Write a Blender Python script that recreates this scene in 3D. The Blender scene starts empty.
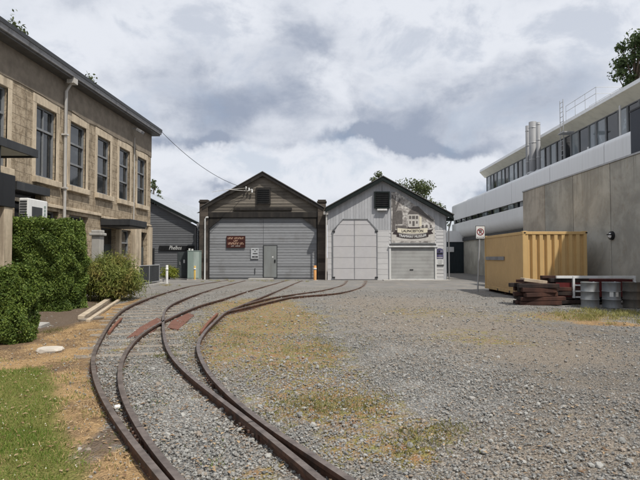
import bpy, bmesh, math, random
import numpy as np
from mathutils import Vector, Matrix
random.seed(7); rng = np.random.default_rng(7)
S = bpy.context.scene
C = S.collection
PI = math.pi
# ------------------------------------------------------------------ camera
FPX = 520.0
cam_d = bpy.data.cameras.new('camera'); cam = bpy.data.objects.new('camera', cam_d); C.objects.link(cam)
S.camera = cam
cam_d.sensor_width = 36; cam_d.lens = 36*FPX/640; cam_d.clip_end = 3000; cam_d.clip_start = .05
cam.location = (0, 0, 1.6)
cam.rotation_euler = (PI/2 + math.atan(17/FPX), 0, math.atan(10/FPX))
RM = cam.rotation_euler.to_matrix()
def ray(u, v): return RM @ Vector(((u-320)/FPX, (240-v)/FPX, -1))
def G(u, v, z=0.0):
    d = ray(u, v); t = (z-1.6)/d.z; return Vector((d.x*t, d.y*t, z))
def PY(u, v, Y):
    d = ray(u, v); t = Y/d.y; return Vector((d.x*t, Y, 1.6+d.z*t))
def PX(u, v, X):
    d = ray(u, v); t = X/d.x; return Vector((X, d.y*t, 1.6+d.z*t))
# ------------------------------------------------------------------ objects
def tag(o, label=None, cat=None, group=None, kind=None):
    if label: o['label'] = label
    if cat: o['category'] = cat
    if group: o['group'] = group
    if kind: o['kind'] = kind
    return o
def thing(name, label, cat, loc=(0, 0, 0), group=None, rz=0):
    o = bpy.data.objects.new(name, None); C.objects.link(o); o.empty_display_size = .2
    o.location = loc; o.rotation_euler = (0, 0, rz)
    return tag(o, label, cat, group)
def wloc(o):
    p = Vector((0, 0, 0))
    while o is not None:
        p = p + o.location; o = o.parent
    return p
def copy_tree(o, parent=None):
    c = o.copy(); C.objects.link(c); c.parent = parent
    for ch in list(o.children): copy_tree(ch, c)
    return c
class MB:
    def __init__(s): s.v = []; s.f = []; s.sm = []
    def add(s, vs, fs, smooth=False):
        b = len(s.v); s.v += [tuple(p) for p in vs]
        s.f += [tuple(i+b for i in f) for f in fs]; s.sm += [smooth]*len(fs); return s
    def quad(s, a, b, c, d): return s.add([a, b, c, d], [(0, 1, 2, 3)])
    def box(s, x0, x1, y0, y1, z0, z1):
        return s.add([(x0, y0, z0), (x1, y0, z0), (x1, y1, z0), (x0, y1, z0), (x0, y0, z1), (x1, y0, z1), (x1, y1, z1), (x0, y1, z1)],
                     [(0, 3, 2, 1), (4, 5, 6, 7), (0, 1, 5, 4), (1, 2, 6, 5), (2, 3, 7, 6), (3, 0, 4, 7)])
    def obox(s, c, size, rx=0, ry=0, rz=0):
        m = Matrix.Rotation(rz, 3, 'Z') @ Matrix.Rotation(ry, 3, 'Y') @ Matrix.Rotation(rx, 3, 'X')
        h = [x/2 for x in size]; c = Vector(c)
        vs = [c + m @ Vector((sx*h[0], sy*h[1], sz*h[2])) for sz in (-1, 1) for sx, sy in ((-1, -1), (1, -1), (1, 1), (-1, 1))]
        return s.add(vs, [(0, 3, 2, 1), (4, 5, 6, 7), (0, 1, 5, 4), (1, 2, 6, 5), (2, 3, 7, 6), (3, 0, 4, 7)])
    def prism(s, pts, axis, a0, a1, smooth=False, caps=True):
        # pts 2D; axis 'y': (x,z) ; 'x': (y,z) ; 'z': (x,y)
        def P(p, a): return {'y': (p[0], a, p[1]), 'x': (a, p[0], p[1]), 'z': (p[0], p[1], a)}[axis]
        n = len(pts)
        vs = [P(p, a0) for p in pts] + [P(p, a1) for p in pts]
        s.add(vs, [(i, (i+1) % n, n+(i+1) % n, n+i) for i in range(n)], smooth)
        if caps: s.add(vs, [tuple(range(n))[::-1], tuple(range(n, 2*n))])
        return s
    def tube(s, path, r, n=8, caps=True):
        path = [Vector(p) for p in path]; m = len(path)
        rs = r if isinstance(r, (list, tuple)) else [r]*m
        vs = []
        for i, p in enumerate(path):
            t = (path[min(i+1, m-1)]-path[max(i-1, 0)]).normalized()
            a = Vector((0, 0, 1)) if abs(t.z) < .95 else Vector((0, 1, 0))
            e = t.cross(a).normalized(); g = t.cross(e).normalized()
            vs += [p + (e*math.cos(2*PI*k/n)+g*math.sin(2*PI*k/n))*rs[i] for k in range(n)]
        fs = [(i*n+k, i*n+(k+1) % n, (i+1)*n+(k+1) % n, (i+1)*n+k) for i in range(m-1) for k in range(n)]
        s.add(vs, fs, True)
        if caps: s.add(vs, [tuple(range(n))[::-1], tuple(range((m-1)*n, m*n))])
        return s
    def lathe(s, prof, c, n=24):
        vs = [(c[0]+r*math.cos(2*PI*k/n), c[1]+r*math.sin(2*PI*k/n), c[2]+z) for r, z in prof for k in range(n)]
        m = len(prof)
        return s.add(vs, [(i*n+k, i*n+(k+1) % n, (i+1)*n+(k+1) % n, (i+1)*n+k) for i in range(m-1) for k in range(n)], True)
    def build(s, name, mat, parent=None, bevel=0, auto=False):
        off = wloc(parent) if parent is not None else Vector((0, 0, 0))
        me = bpy.data.meshes.new(name)
        me.from_pydata([(x-off.x, y-off.y, z-off.z) for x, y, z in s.v], [], s.f)
        me.polygons.foreach_set('use_smooth', s.sm)
        bm = bmesh.new(); bm.from_mesh(me); bmesh.ops.recalc_face_normals(bm, faces=bm.faces); bm.to_mesh(me); bm.free()
        me.materials.append(mat); me.update()
        o = bpy.data.objects.new(name, me); C.objects.link(o)
        if parent is not None: o.parent = parent
        if bevel:
            b = o.modifiers.new('bevel', 'BEVEL'); b.width = bevel; b.segments = 2; b.limit_method = 'ANGLE'; b.angle_limit = .6
        return o
def np_mesh(name, V, F, mat, parent=None, smooth=False):
    """V (n,3), F (m,k) numpy"""
    off = wloc(parent) if parent is not None else Vector((0, 0, 0))
    V = V - np.array([[off.x, off.y, off.z]])
    me = bpy.data.meshes.new(name); k = F.shape[1]
    me.vertices.add(len(V)); me.vertices.foreach_set('co', V.astype(np.float32).ravel())
    me.loops.add(F.size); me.loops.foreach_set('vertex_index', F.astype(np.int32).ravel())
    me.polygons.add(len(F)); me.polygons.foreach_set('loop_start', np.arange(0, F.size, k, dtype=np.int32))
    me.polygons.foreach_set('use_smooth', np.full(len(F), smooth))
    me.update(calc_edges=True); me.validate()
    me.materials.append(mat)
    o = bpy.data.objects.new(name, me); C.objects.link(o)
    if parent is not None: o.parent = parent
    return o
def text_part(txt, size, mat, loc, parent, name='lettering', width=None, bend=0, weight=0, shear=0):
    cu = bpy.data.curves.new('t', 'FONT'); cu.body = txt; cu.size = size; cu.align_x = 'CENTER'; cu.align_y = 'CENTER'
    cu.extrude = .002; cu.offset = weight; cu.shear = shear; cu.resolution_u = 3
    t = bpy.data.objects.new('t', cu); C.objects.link(t)
    bpy.context.view_layer.update()
    me = bpy.data.meshes.new_from_object(t.evaluated_get(bpy.context.evaluated_depsgraph_get()))
    bpy.data.objects.remove(t)
    n = len(me.vertices); co = np.zeros(n*3); me.vertices.foreach_get('co', co); co = co.reshape(-1, 3)
    if width: co[:, 0] *= width/(co[:, 0].max()-co[:, 0].min())
    co[:, 1] += bend*co[:, 0]**2
    off = wloc(parent)
    out = np.stack([co[:, 0]+loc[0]-off.x, -co[:, 2]+loc[1]-off.y, co[:, 1]+loc[2]-off.z], 1)
    me.vertices.foreach_set('co', out.ravel()); me.update(); me.name = name
    me.materials.clear(); me.materials.append(mat)
    o = bpy.data.objects.new(name, me); C.objects.link(o); o.parent = parent
    return o
# ------------------------------------------------------------------ materials
class NT:
    def __init__(s, m):
        m.use_nodes = True; s.t = m.node_tree; s.n = s.t.nodes; s.n.clear()
    def new(s, typ, inp=None, **kw):
        nd = s.n.new(typ)
        for k, v in kw.items(): setattr(nd, k, v)
        for k, v in (inp or {}).items(): s.set(nd, k, v)
        return nd
    def set(s, nd, k, v):
        i = nd.inputs[k]
        if isinstance(v, bpy.types.NodeSocket): s.t.links.new(v, i)
        elif isinstance(v, bpy.types.Node): s.t.links.new(v.outputs[0], i)
        else: i.default_value = v
    def math(s, op, a, b=0, c=None, clamp=False):
        nd = s.new('ShaderNodeMath', operation=op, use_clamp=clamp); s.set(nd, 0, a); s.set(nd, 1, b)
        if c is not None: s.set(nd, 2, c)
        return nd.outputs[0]
    def mix(s, f, a, b, blend='MIX'):
        nd = s.new('ShaderNodeMix', data_type='RGBA', blend_type=blend)
        s.set(nd, 0, f)
        for k, v in ((6, a), (7, b)):
            if isinstance(v, (tuple, list)) and len(v) == 3: v = (*v, 1)
            s.set(nd, k, v)
        return nd.outputs[2]
    def noise(s, vec, scale, detail=4, rough=.55, dist=0):
        nd = s.new('ShaderNodeTexNoise', {'Scale': scale, 'Detail': detail, 'Roughness': rough, 'Distortion': dist})
        if vec is not None: s.set(nd, 'Vector', vec)
        return nd.outputs['Fac']
    def ramp(s, f, a, b):
        nd = s.new('ShaderNodeMapRange', {1: a, 2: b}, interpolation_type='SMOOTHSTEP'); s.set(nd, 0, f); return nd.outputs[0]
    def obj(s): return s.new('ShaderNodeTexCoord').outputs['Object']
    def scale(s, vec, sx, sy, sz):
        nd = s.new('ShaderNodeMapping'); s.set(nd, 'Vector', vec); nd.inputs['Scale'].default_value = (sx, sy, sz); return nd.outputs[0]
    def bump(s, h, strength=.3, dist=.02):
        return s.new('ShaderNodeBump', {'Height': h, 'Strength': strength, 'Distance': dist}).outputs[0]
    def out(s, col, rough=.8, metal=0, normal=None, spec=.3, **kw):
        b = s.new('ShaderNodeBsdfPrincipled')
        if isinstance(col, (tuple, list)): col = (*col[:3], 1)
        s.set(b, 'Base Color', col); s.set(b, 'Roughness', rough); s.set(b, 'Metallic', metal); s.set(b, 'Specular IOR Level', spec)
        if normal is not None: s.set(b, 'Normal', normal)
        for k, v in kw.items(): s.set(b, k, v)
        o = s.new('ShaderNodeOutputMaterial'); s.t.links.new(b.outputs[0], o.inputs[0]); return b
def mk(name): m = bpy.data.materials.new(name); return m, NT(m)
def mul(c, k): return tuple(min(x*k, 1) for x in c)
def plain(name, col, rough=.7, var=.25, scale=6, metal=0, bump=.15, stain=None, stain_amt=.5, spec=.3, streak=True):
    m, n = mk(name); o = n.obj()
    a = n.noise(o, scale, 5, .6); b = n.noise(n.scale(o, 1.7, 1.7, .25), 1.6, 4, .6)
    c = n.mix(a, mul(col, 1-var), mul(col, 1+var))
    if streak: c = n.mix(n.ramp(b, .42, .75), c, stain or mul(col, .55), 'MIX') if stain_amt >= 1 else n.mix(n.math('MULTIPLY', n.ramp(b, .42, .72), stain_amt), c, stain or mul(col, .55))
    fine = n.noise(o, scale*9, 3, .6)
    n.out(c, n.math('ADD', rough-.1, n.math('MULTIPLY', a, .2)), metal, n.bump(fine, bump, .01), spec)
    return m
def boards(name, col, h, axis=2, var=.22, stain=None, stain_amt=.5, rough=.8):
    m, n = mk(name); o = n.obj()
    sp = n.new('ShaderNodeSeparateXYZ'); n.set(sp, 0, o)
    k = n.math('FLOOR', n.math('DIVIDE', sp.outputs[axis], h))
    wn = n.new('ShaderNodeTexWhiteNoise', noise_dimensions='1D'); n.set(wn, 'W', k)
    g = n.noise(n.scale(o, *((1.2, 6, 14) if axis == 2 else (14, 6, 1.2))), 2.2, 5, .65)
    big = n.noise(o, .9, 4, .6)
    c = n.mix(wn.outputs[0], mul(col, 1-var), mul(col, 1+var))
    c = n.mix(n.math('MULTIPLY', n.ramp(g, .45, .75), .55), c, stain or mul(col, .5))
    c = n.mix(n.math('MULTIPLY', n.ramp(big, .5, .75), stain_amt), c, stain or mul(col, .6))
    n.out(c, rough, 0, n.bump(g, .25, .01), .25)
    return m
def leafmat(name, c0, c1, c2=None, trans=.25):
    m, n = mk(name)
    ge = n.new('ShaderNodeNewGeometry'); o = n.obj()
    r = ge.outputs['Random Per Island']
    big = n.noise(o, 1.6, 3, .6)
    c = n.mix(r, c0, c1)
    if c2: c = n.mix(n.math('MULTIPLY', n.ramp(big, .48, .72), .7), c, c2)
    b = n.new('ShaderNodeBsdfPrincipled'); n.set(b, 'Base Color', c); n.set(b, 'Roughness', .55); n.set(b, 'Specular IOR Level', .3)
    t = n.new('ShaderNodeBsdfTranslucent'); n.set(t, 0, c)
    mx = n.new('ShaderNodeMixShader'); n.set(mx, 0, trans); n.t.links.new(b.outputs[0], mx.inputs[1]); n.t.links.new(t.outputs[0], mx.inputs[2])
    out = n.new('ShaderNodeOutputMaterial'); n.t.links.new(mx.outputs[0], out.inputs[0])
    return m
def glassmat(name, col=(.022, .026, .03), blot=.06):
    m, n = mk(name); o = n.obj()
    a = n.noise(o, 1.3, 3, .6); b = n.noise(o, 5, 3, .5)
    c = n.mix(n.ramp(a, .56, .7), col, mul(col, 2.0)); c = n.mix(n.math('MULTIPLY', n.ramp(b, .5, .8), blot), c, (.3, .32, .34))
    n.out(c, .06, 0, n.bump(a, .05, .02), .6); return m
M = {}
# sandstone ashlar
m, n = mk('sandstone'); o = n.obj()
sp = n.new('ShaderNodeSeparateXYZ'); n.set(sp, 0, o)
cv = n.new('ShaderNodeCombineXYZ'); n.set(cv, 0, n.math('ADD', sp.outputs[1], sp.outputs[0])); n.set(cv, 1, sp.outputs[2])
br = n.new('ShaderNodeTexBrick', {'Scale': 1.0, 'Mortar Size': .013, 'Mortar Smooth': .3, 'Bias': 0.0, 'Brick Width': .62, 'Row Height': .33}); n.set(br, 'Vector', cv)
br.inputs['Color1'].default_value = (.41, .34, .25, 1); br.inputs['Color2'].default_value = (.34, .28, .205, 1); br.inputs['Mortar'].default_value = (.20, .165, .12, 1)
a = n.noise(o, 3.4, 9, .7, .3); b = n.noise(o, 14, 6, .7); w = n.noise(n.scale(o, 2, 2, .35), 1.1, 5, .65)
c = n.mix(n.math('MULTIPLY', n.ramp(a, .46, .6), .75), br.outputs[0], (.19, .148, .10))
c = n.mix(n.math('MULTIPLY', n.ramp(b, .5, .75), .5), c, (.50, .40, .27))
c = n.mix(n.math('MULTIPLY', n.ramp(w, .5, .7), .75), c, (.11, .09, .065))
n.out(c, .9, 0, n.bump(n.math('ADD', n.math('MULTIPLY', br.outputs[1], -1), n.math('MULTIPLY', b, 1.4)), .55, .03), .15); M['sand'] = m
M['trim'] = plain('sandstone_trim', (.53, .45, .34), .9, .3, 6, 0, .9, (.22, .18, .135), .75, .15)
M['rend'] = plain('old_render', (.21, .18, .145), .95, .5, 2.6, 0, 1.0, (.10, .085, .068), .75, .1, streak=False)
M['dark'] = plain('dark_painted_metal', (.03, .032, .035), .5, .3, 5, 0, .1, (.07, .07, .07), .4)
M['gutter'] = plain('weathered_zinc', (.26, .26, .27), .6, .25, 4, .3, .1, (.1, .1, .1), .6)
M['pipe'] = plain('pale_pipe', (.50, .49, .47), .6, .15, 4, 0, .1, (.25, .2, .15), .5)
M['frame'] = plain('grey_window_frame', (.20, .21, .22), .6, .2, 8, 0, .2, (.1, .1, .1), .5)
M['glass'] = glassmat('window_glass'); M['glass2'] = glassmat('dark_glass', (.015, .017, .02), .05)
M['white'] = plain('white_paint', (.62, .63, .63), .6, .08, 6, 0, .1, (.42, .40, .36), .5)
M['acw'] = plain('appliance_white', (.72, .73, .73), .4, .05, 6, 0, .03, (.5, .5, .48), .4)
M['grill'] = plain('grille_dark', (.05, .055, .06), .6, .2, 8)
M['gwood'] = boards('grey_weatherboard', (.225, .235, .25), .2, 2, .2, (.12, .115, .11), .45)
M['bwood'] = boards('bare_brown_weatherboard', (.165, .147, .124), .22, 2, .5, (.05, .043, .036), .6)
M['post'] = plain('dark_old_timber', (.020, .0185, .018), .9, .5, 4, 0, .5, (.055, .048, .04), .5)
M['pierw'] = boards('dark_pier_timber', (.07, .058, .048), .3, 2, .45, (.025, .022, .02), .7)
M['slate'] = boards('slate_blue_weatherboard', (.125, .13, .14), .17, 2, .12, (.075, .08, .085), .4)
M['wwoodv'] = boards('pale_vertical_board', (.40, .41, .43), .2, 0, .1, (.30, .30, .31), .45)
M['wwoodh'] = boards('pale_horizontal_board', (.49, .49, .495), .38, 2, .06, (.38, .37, .36), .4)
M['barge'] = plain('black_barge_board', (.013, .018, .018), .6, .3, 4, 0, .2, spec=.15)
M['iron'] = plain('corrugated_roof_iron', (.11, .105, .10), .6, .3, 3, .3, .2)
M['zinc'] = plain('pale_zinc_roof', (.38, .41, .45), .5, .08, 3, .2, .05)
M['conc'] = plain('concrete', (.36, .35, .33), .9, .2, 4, 0, .4, (.2, .19, .17), .5)
M['maroon'] = plain('maroon_sign', (.05, .014, .011), .5, .25, 6)
M['orangeletter'] = plain('cream_letter', (.55, .36, .26), .6, .1, 6)
M['rustred'] = plain('rusty_plate', (.155, .075, .055), .95, .4, 7, 0, .5, (.10, .05, .035), .6)
M['yellow'] = plain('yellow_post', (.62, .42, .10), .6, .15, 6, 0, .2, (.4, .3, .15), .5)
M['orange'] = plain('orange_post', (.62, .29, .09), .6, .15, 6, 0, .2, (.5, .35, .2), .5)
M['green'] = plain('cabinet_green', (.25, .315, .29), .5, .1, 5, 0, .05, (.17, .22, .2), .4)
M['dgreen'] = plain('dark_door', (.055, .065, .068), .5, .2, 5)
M['black'] = plain('black', (.015, .016, .018), .45, .3, 6)
M['purple'] = plain('purple_sign', (.07, .065, .13), .45, .3, 18, 0, 0, (.22, .22, .32), .6)
M['pcream'] = plain('mural_cream', (.66, .62, .5), .7, .06, 8, 0, 0, streak=False)
M['pdark'] = plain('mural_dark', (.045, .035, .035), .7, .2, 8, 0, 0, streak=False)
M['pmid'] = plain('mural_mid', (.12, .11, .105), .7, .6, 7, 0, 0, streak=False)
M['plight'] = plain('mural_light', (.50, .48, .45), .7, .3, 6, 0, 0, streak=False)
m, n = mk('mural_ground'); o = n.obj()
a = n.noise(o, 1.6, 6, .7, .5); b = n.noise(o, 6, 4, .7)
c = n.mix(n.ramp(a, .42, .58), (.60, .58, .55), (.30, .28, .265)); c = n.mix(n.math('MULTIPLY', n.ramp(b, .5, .62), .7), c, (.12, .11, .105))
n.out(c, .7); M['mural'] = m
M['whiteclad'] = plain('white_cladding', (.76, .77, .775), .45, .04, 2, 0, .02, (.66, .67, .67), .5)
m, n = mk('ribbed_white_cladding'); o = n.obj(); sp = n.new('ShaderNodeSeparateXYZ'); n.set(sp, 0, o)
rb = n.math('PINGPONG', sp.outputs[1], .15); st = n.noise(n.scale(o, 3, 3, .25), 1.4, 5, .6); b = n.noise(o, .6, 4, .6)
c = n.mix(n.math('MULTIPLY', n.ramp(rb, .13, .15), .22), (.75, .76, .77), (.45, .46, .47)); c = n.mix(n.math('MULTIPLY', n.ramp(st, .48, .72), .3), c, (.52, .52, .51)); c = n.mix(n.math('MULTIPLY', b, .18), c, (.6, .6, .6))
n.out(c, .45, 0, n.bump(n.math('ADD', n.math('MULTIPLY', rb, .8), n.math('MULTIPLY', b, .6)), .1, .02), .3); M['rib'] = m
M['cream'] = plain('cream_soffit', (.74, .72, .61), .6, .06, 2, 0, .05, (.42, .40, .33), .3)
M['pane_l'] = glassmat('pale_blind_pane', (.17, .20, .22), .3)
M['steel'] = plain('stainless_flue', (.23, .235, .245), .6, .15, 3, .1, .02, (.2, .205, .21), .5)
M['galv'] = plain('galvanised', (.40, .41, .42), .5, .15, 6, .4, .05)
M['barrel'] = plain('grey_drum_paint', (.20, .215, .225), .55, .25, 5, .15, .1, (.12, .09, .07), .6)
M['barreld'] = plain('corroded_drum', (.095, .09, .08), .85, .55, 7, .1, .4, (.17, .12, .08), .6)
def concmat(name, col):
    m, n = mk(name); o = n.obj(); sp = n.new('ShaderNodeSeparateXYZ'); n.set(sp, 0, o)
    a = n.noise(o, .7, 7, .62, .4); b = n.noise(o, 3.2, 8, .68, .2); f = n.noise(o, 40, 4, .6); st = n.noise(n.scale(o, 5, 5, .22), 1.5, 5, .6)
    c = n.mix(n.ramp(a, .35, .65), mul(col, .78), mul(col, 1.15)); c = n.mix(n.math('MULTIPLY', n.ramp(b, .5, .72), .4), c, (col[0]*.72, col[1]*.6, col[2]*.48))
    top = n.ramp(sp.outputs[2], 3.2, 5.3); c = n.mix(n.math('MULTIPLY', n.math('MULTIPLY', n.ramp(st, .48, .7), top), .55), c, mul(col, .45))
    low = n.ramp(sp.outputs[2], 1.3, 0); c = n.mix(n.math('MULTIPLY', n.math('MULTIPLY', b, low), .7), c, mul(col, .5))
    vo = n.new('ShaderNodeTexVoronoi', {'Scale': 9.0}); n.set(vo, 'Vector', o); c = n.mix(n.math('MULTIPLY', n.ramp(vo.outputs['Distance'], .06, .03), .5), c, mul(col, .5))
    n.out(c, .85, 0, n.bump(n.math('ADD', f, n.math('MULTIPLY', b, 2)), .3, .012), .2); return m
M['pconc'] = [concmat('tiltup_concrete%d' % i, c_) for i, c_ in enumerate([(.41, .40, .355), (.375, .37, .335), (.41, .37, .31), (.365, .36, .325)])]
def steelpaint(name, col):
    m, n = mk(name); o = n.obj(); a = n.noise(o, 1.3, 5, .6); b = n.noise(o, 11, 7, .7, .3); st = n.noise(n.scale(o, 9, 9, .5), 1.6, 4, .6); f = n.noise(o, 50, 3)
    c = n.mix(a, mul(col, .82), mul(col, 1.12)); c = n.mix(n.math('MULTIPLY', n.ramp(st, .55, .75), .4), c, mul(col, .6)); c = n.mix(n.ramp(b, .665, .71), c, (.15, .065, .03))
    sp = n.new('ShaderNodeSeparateXYZ'); n.set(sp, 0, o); low = n.ramp(sp.outputs[2], .9, .1); c = n.mix(n.math('MULTIPLY', n.math('MULTIPLY', low, n.ramp(b, .35, .65)), .55), c, (.24, .16, .09))
    n.out(c, .6, 0, n.bump(n.math('ADD', f, n.math('MULTIPLY', a, 6)), .12, .01), .3); return m
M['box_y'] = steelpaint('container_yellow', (.57, .385, .17)); M['box_s'] = steelpaint('container_yellow_shaded', (.53, .355, .165))  # second copy is the same yellow, darkened for the shaded side
M['timber'] = plain('rusty_timber', (.048, .025, .02), .9, .5, 4, 0, .6, (.11, .05, .034), .6)
M['timber2'] = plain('dark_timber', (.024, .019, .018), .9, .5, 5, 0, .6, (.07, .04, .03), .5)
M['plank'] = plain('bleached_plank', (.44, .37, .28), .9, .25, 6, 0, .5, (.25, .19, .13), .6)
M['sleeper'] = plain('old_sleeper', (.235, .205, .17), .95, .4, 5, 0, .8, (.12, .1, .08), .6)
M['red'] = plain('maroon_trailer', (.10, .016, .016), .5, .4, 4, 0, .1, (.04, .012, .012), .6)
M['bark'] = plain('bark', (.09, .07, .05), .95, .4, 6, 0, .8)
M['rubber'] = plain('rubber', (.02, .02, .02), .8, .3, 8)
# rails: worn head, rusty web
m, n = mk('rail_steel'); o = n.obj(); ge = n.new('ShaderNodeNewGeometry')
sp = n.new('ShaderNodeSeparateXYZ'); n.set(sp, 0, ge.outputs['Normal'])
a = n.noise(o, 5, 5, .6); b = n.noise(o, 30, 4, .6)
a = n.ramp(n.noise(o, 7, 6, .7), .3, .7); rust = n.mix(a, (.035, .025, .021), (.13, .065, .042)); top = n.mix(a, (.085, .066, .057), (.20, .165, .145))
up = n.ramp(sp.outputs[2], .75, .97)
n.out(n.mix(up, rust, top), n.math('SUBTRACT', .85, n.math('MULTIPLY', up, .42)), n.math('MULTIPLY', up, .4), n.bump(b, .25, .006), .4); M['rail'] = m
m, n = mk('rail_rust'); o = n.obj(); a = n.noise(o, 5, 5, .6); b = n.noise(o, 30, 4, .6)
n.out(n.mix(a, (.11, .045, .03), (.21, .095, .06)), .85, 0, n.bump(b, .3, .006)); M['railr'] = m
# foliage
M['hedge'] = leafmat('hedge_leaf', (.05, .095, .016), (.20, .265, .055), (.035, .065, .014))
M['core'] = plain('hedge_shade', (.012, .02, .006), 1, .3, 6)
M['bush'] = leafmat('bush_leaf', (.10, .14, .028), (.25, .27, .07), (.33, .24, .09))
M['yshrub'] = leafmat('yellow_shrub_leaf', (.14, .18, .02), (.32, .34, .05))
M['tree'] = leafmat('tree_leaf', (.035, .06, .02), (.085, .12, .042), (.03, .045, .018))
M['tree2'] = leafmat('far_tree_leaf', (.06, .085, .03), (.125, .15, .06), (.09, .10, .04))
M['grass'] = leafmat('grass_blade', (.085, .15, .022), (.21, .27, .055), (.27, .26, .085), .35)
M['straw'] = leafmat('dry_straw', (.36, .235, .11), (.66, .49, .27), (.30, .20, .11), .2)
M['weed'] = leafmat('weed_leaf', (.10, .12, .03), (.24, .21, .075), None, .3)
M['clover'] = plain('clover_flower', (.7, .68, .6), .8, .1, 5)
# stones
m, n = mk('gravel_stone'); ge = n.new('ShaderNodeNewGeometry'); o = n.obj(); r = ge.outputs['Random Per Island']
wn = n.new('ShaderNodeTexWhiteNoise', noise_dimensions='1D'); n.set(wn, 'W', r)
c = n.mix(n.math('POWER', r, 1.3), (.155, .156, .153), (.37, .366, .345))
c = n.mix(n.math('MULTIPLY', n.ramp(wn.outputs[0], .72, .95), .6), c, (.26, .19, .13))
c = n.mix(n.math('MULTIPLY', n.noise(o, 60, 3), .3), c, (.12, .12, .11))
n.out(c, .9, 0, n.bump(n.noise(o, 120, 3), .3, .004), .2); M['stone'] = m
# ------------------------------------------------------------------ world + sun
sun_dir = Vector((.37, -.40, .85)).normalized()
elev = math.asin(sun_dir.z); az = math.atan2(sun_dir.x, sun_dir.y)
W = bpy.data.worlds.new('World'); S.world = W
n = NT(W)
sky = n.new('ShaderNodeTexSky', sky_type='NISHITA', sun_disc=False, sun_elevation=elev, sun_rotation=az)
d = n.new('ShaderNodeTexCoord').outputs['Generated']
sp = n.new('ShaderNodeSeparateXYZ'); n.set(sp, 0, d); dx, dy, dz = sp.outputs
zz = n.math('ADD', n.math('MAXIMUM', dz, 0), .16)
pv = n.new('ShaderNodeCombineXYZ'); n.set(pv, 0, n.math('DIVIDE', dx, zz)); n.set(pv, 1, n.math('DIVIDE', dy, zz))
big = n.noise(n.scale(d, 1, 1, 2.2), 2.6, 8, .6, .4); fine = n.noise(n.scale(d, 1, 1, 1.5), 6.5, 10, .58, .25)
wv = n.new('ShaderNodeTexNoise', {'Scale': 4.5, 'Detail': 6.0, 'Roughness': .6}); n.set(wv, 'Vector', d)
ws = n.new('ShaderNodeSeparateXYZ'); n.set(ws, 0, wv.outputs['Color'])
yy = n.math('MAXIMUM', n.math('ABSOLUTE', dy), .05)
U = n.math('ADD', n.math('DIVIDE', dx, yy), n.math('MULTIPLY', n.math('SUBTRACT', ws.outputs[0], .5), .42))
Vv = n.math('ADD', n.math('DIVIDE', dz, yy), n.math('MULTIPLY', n.math('SUBTRACT', ws.outputs[1], .5), .24))
def blob(px, py, rx, ry, k):
    cu, cvv = (px-330)/FPX, (257-py)/FPX
    a = n.math('POWER', n.math('DIVIDE', n.math('SUBTRACT', U, cu), rx/FPX), 2)
    b = n.math('POWER', n.math('DIVIDE', n.math('SUBTRACT', Vv, cvv), ry/FPX), 2)
    return n.math('MULTIPLY', n.math('POWER', 2.718, n.math('MULTIPLY', n.math('ADD', a, b), -1)), k)
dark = 0
for bl in ((420, 112, 95, 26, .5), (360, 141, 60, 9, .75), (415, 134, 75, 9, .75), (205, 108, 75, 30, .7), (190, 138, 55, 9, .7), (140, 60, 70, 30, .3), (300, 42, 70, 22, .4), (260, 80, 60, 20, .35), (560, 85, 90, 40, .5),
           (488, 182, 30, 10, .65), (200, 186, 26, 6, .4), (600, 20, 100, 25, -.2), (50, 20, 70, 30, -.25), (330, 172, 80, 10, -.45), (190, 163, 40, 9, -.4), (440, 22, 60, 20, -.3), (345, 75, 22, 30, -.3), (490, 150, 30, 9, -.3), (-300, 60, 200, 90, .4), (900, 60, 200, 90, .3)):
    dark = n.math('ADD', dark, blob(*bl))
den = n.math('ADD', n.math('ADD', dark, n.math('MULTIPLY', n.math('SUBTRACT', big, .5), .9)), n.math('MULTIPLY', n.math('SUBTRACT', fine, .5), 1.5))
den = n.math('ADD', den, .0)
f = n.ramp(den, -.08, .8)
cloud = n.mix(f, (7.9, 8.2, 8.85), (3.35, 3.85, 4.9))
cover = n.math('SUBTRACT', 1.0, n.math('MULTIPLY', n.ramp(fine, .5, .36), .3))
col = n.mix(cover, sky.outputs[0], cloud)
bg = n.new('ShaderNodeBackground', {'Strength': .1}); n.set(bg, 0, col)
wo = n.new('ShaderNodeOutputWorld'); n.t.links.new(bg.outputs[0], wo.inputs[0])
sl = bpy.data.lights.new('sun', 'SUN'); sl.energy = 4.4; sl.angle = math.radians(1.0); sl.color = (1, .94, .85)
so = bpy.data.objects.new('sun', sl); C.objects.link(so); so.rotation_euler = (-sun_dir).to_track_quat('-Z', 'Y').to_euler(); so.location = (20, -20, 40)
S.view_settings.view_transform = 'Standard'; S.view_settings.look = 'None'; S.view_settings.exposure = 0; S.view_settings.gamma = 1
# ------------------------------------------------------------------ rails (image trace -> ground)
def smooth(pts, step=.25):
    P = [Vector(p) for p in pts]; out = []
    for i in range(len(P)-1):
        p0, p1, p2, p3 = P[max(i-1, 0)], P[i], P[i+1], P[min(i+2, len(P)-1)]
        k = max(2, int((p2-p1).length/step))
        for j in range(k):
            t = j/k
            out.append(.5*((2*p1)+(p2-p0)*t+(2*p0-5*p1+4*p2-p3)*t*t+(3*p1-p0-3*p2+p3)*t**3))
    out.append(P[-1])
    for _ in range(6):
        out = [out[0]]+[(out[i-1]+out[i]*2+out[i+1])/4 for i in range(1, len(out)-1)]+[out[-1]]
    return out
def rz(Y): return .09 - .068*min(max((Y-17)/10, 0), 1)
def trace(px):
    out = []
    for u, v in px:
        z = .1
        for _ in range(4): p = G(u, v, z); z = rz(p.y)
        out.append((p.x, p.y, p.z))
    return smooth(out)
def ext(pts, n_=2.2):     # carry a rail on past the bottom of the frame
    a, b = Vector(pts[0]), Vector(pts[3]); t = (a-b).normalized(); return [tuple(a+t*n_), tuple(a+t*n_*.5)]+pts
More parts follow.
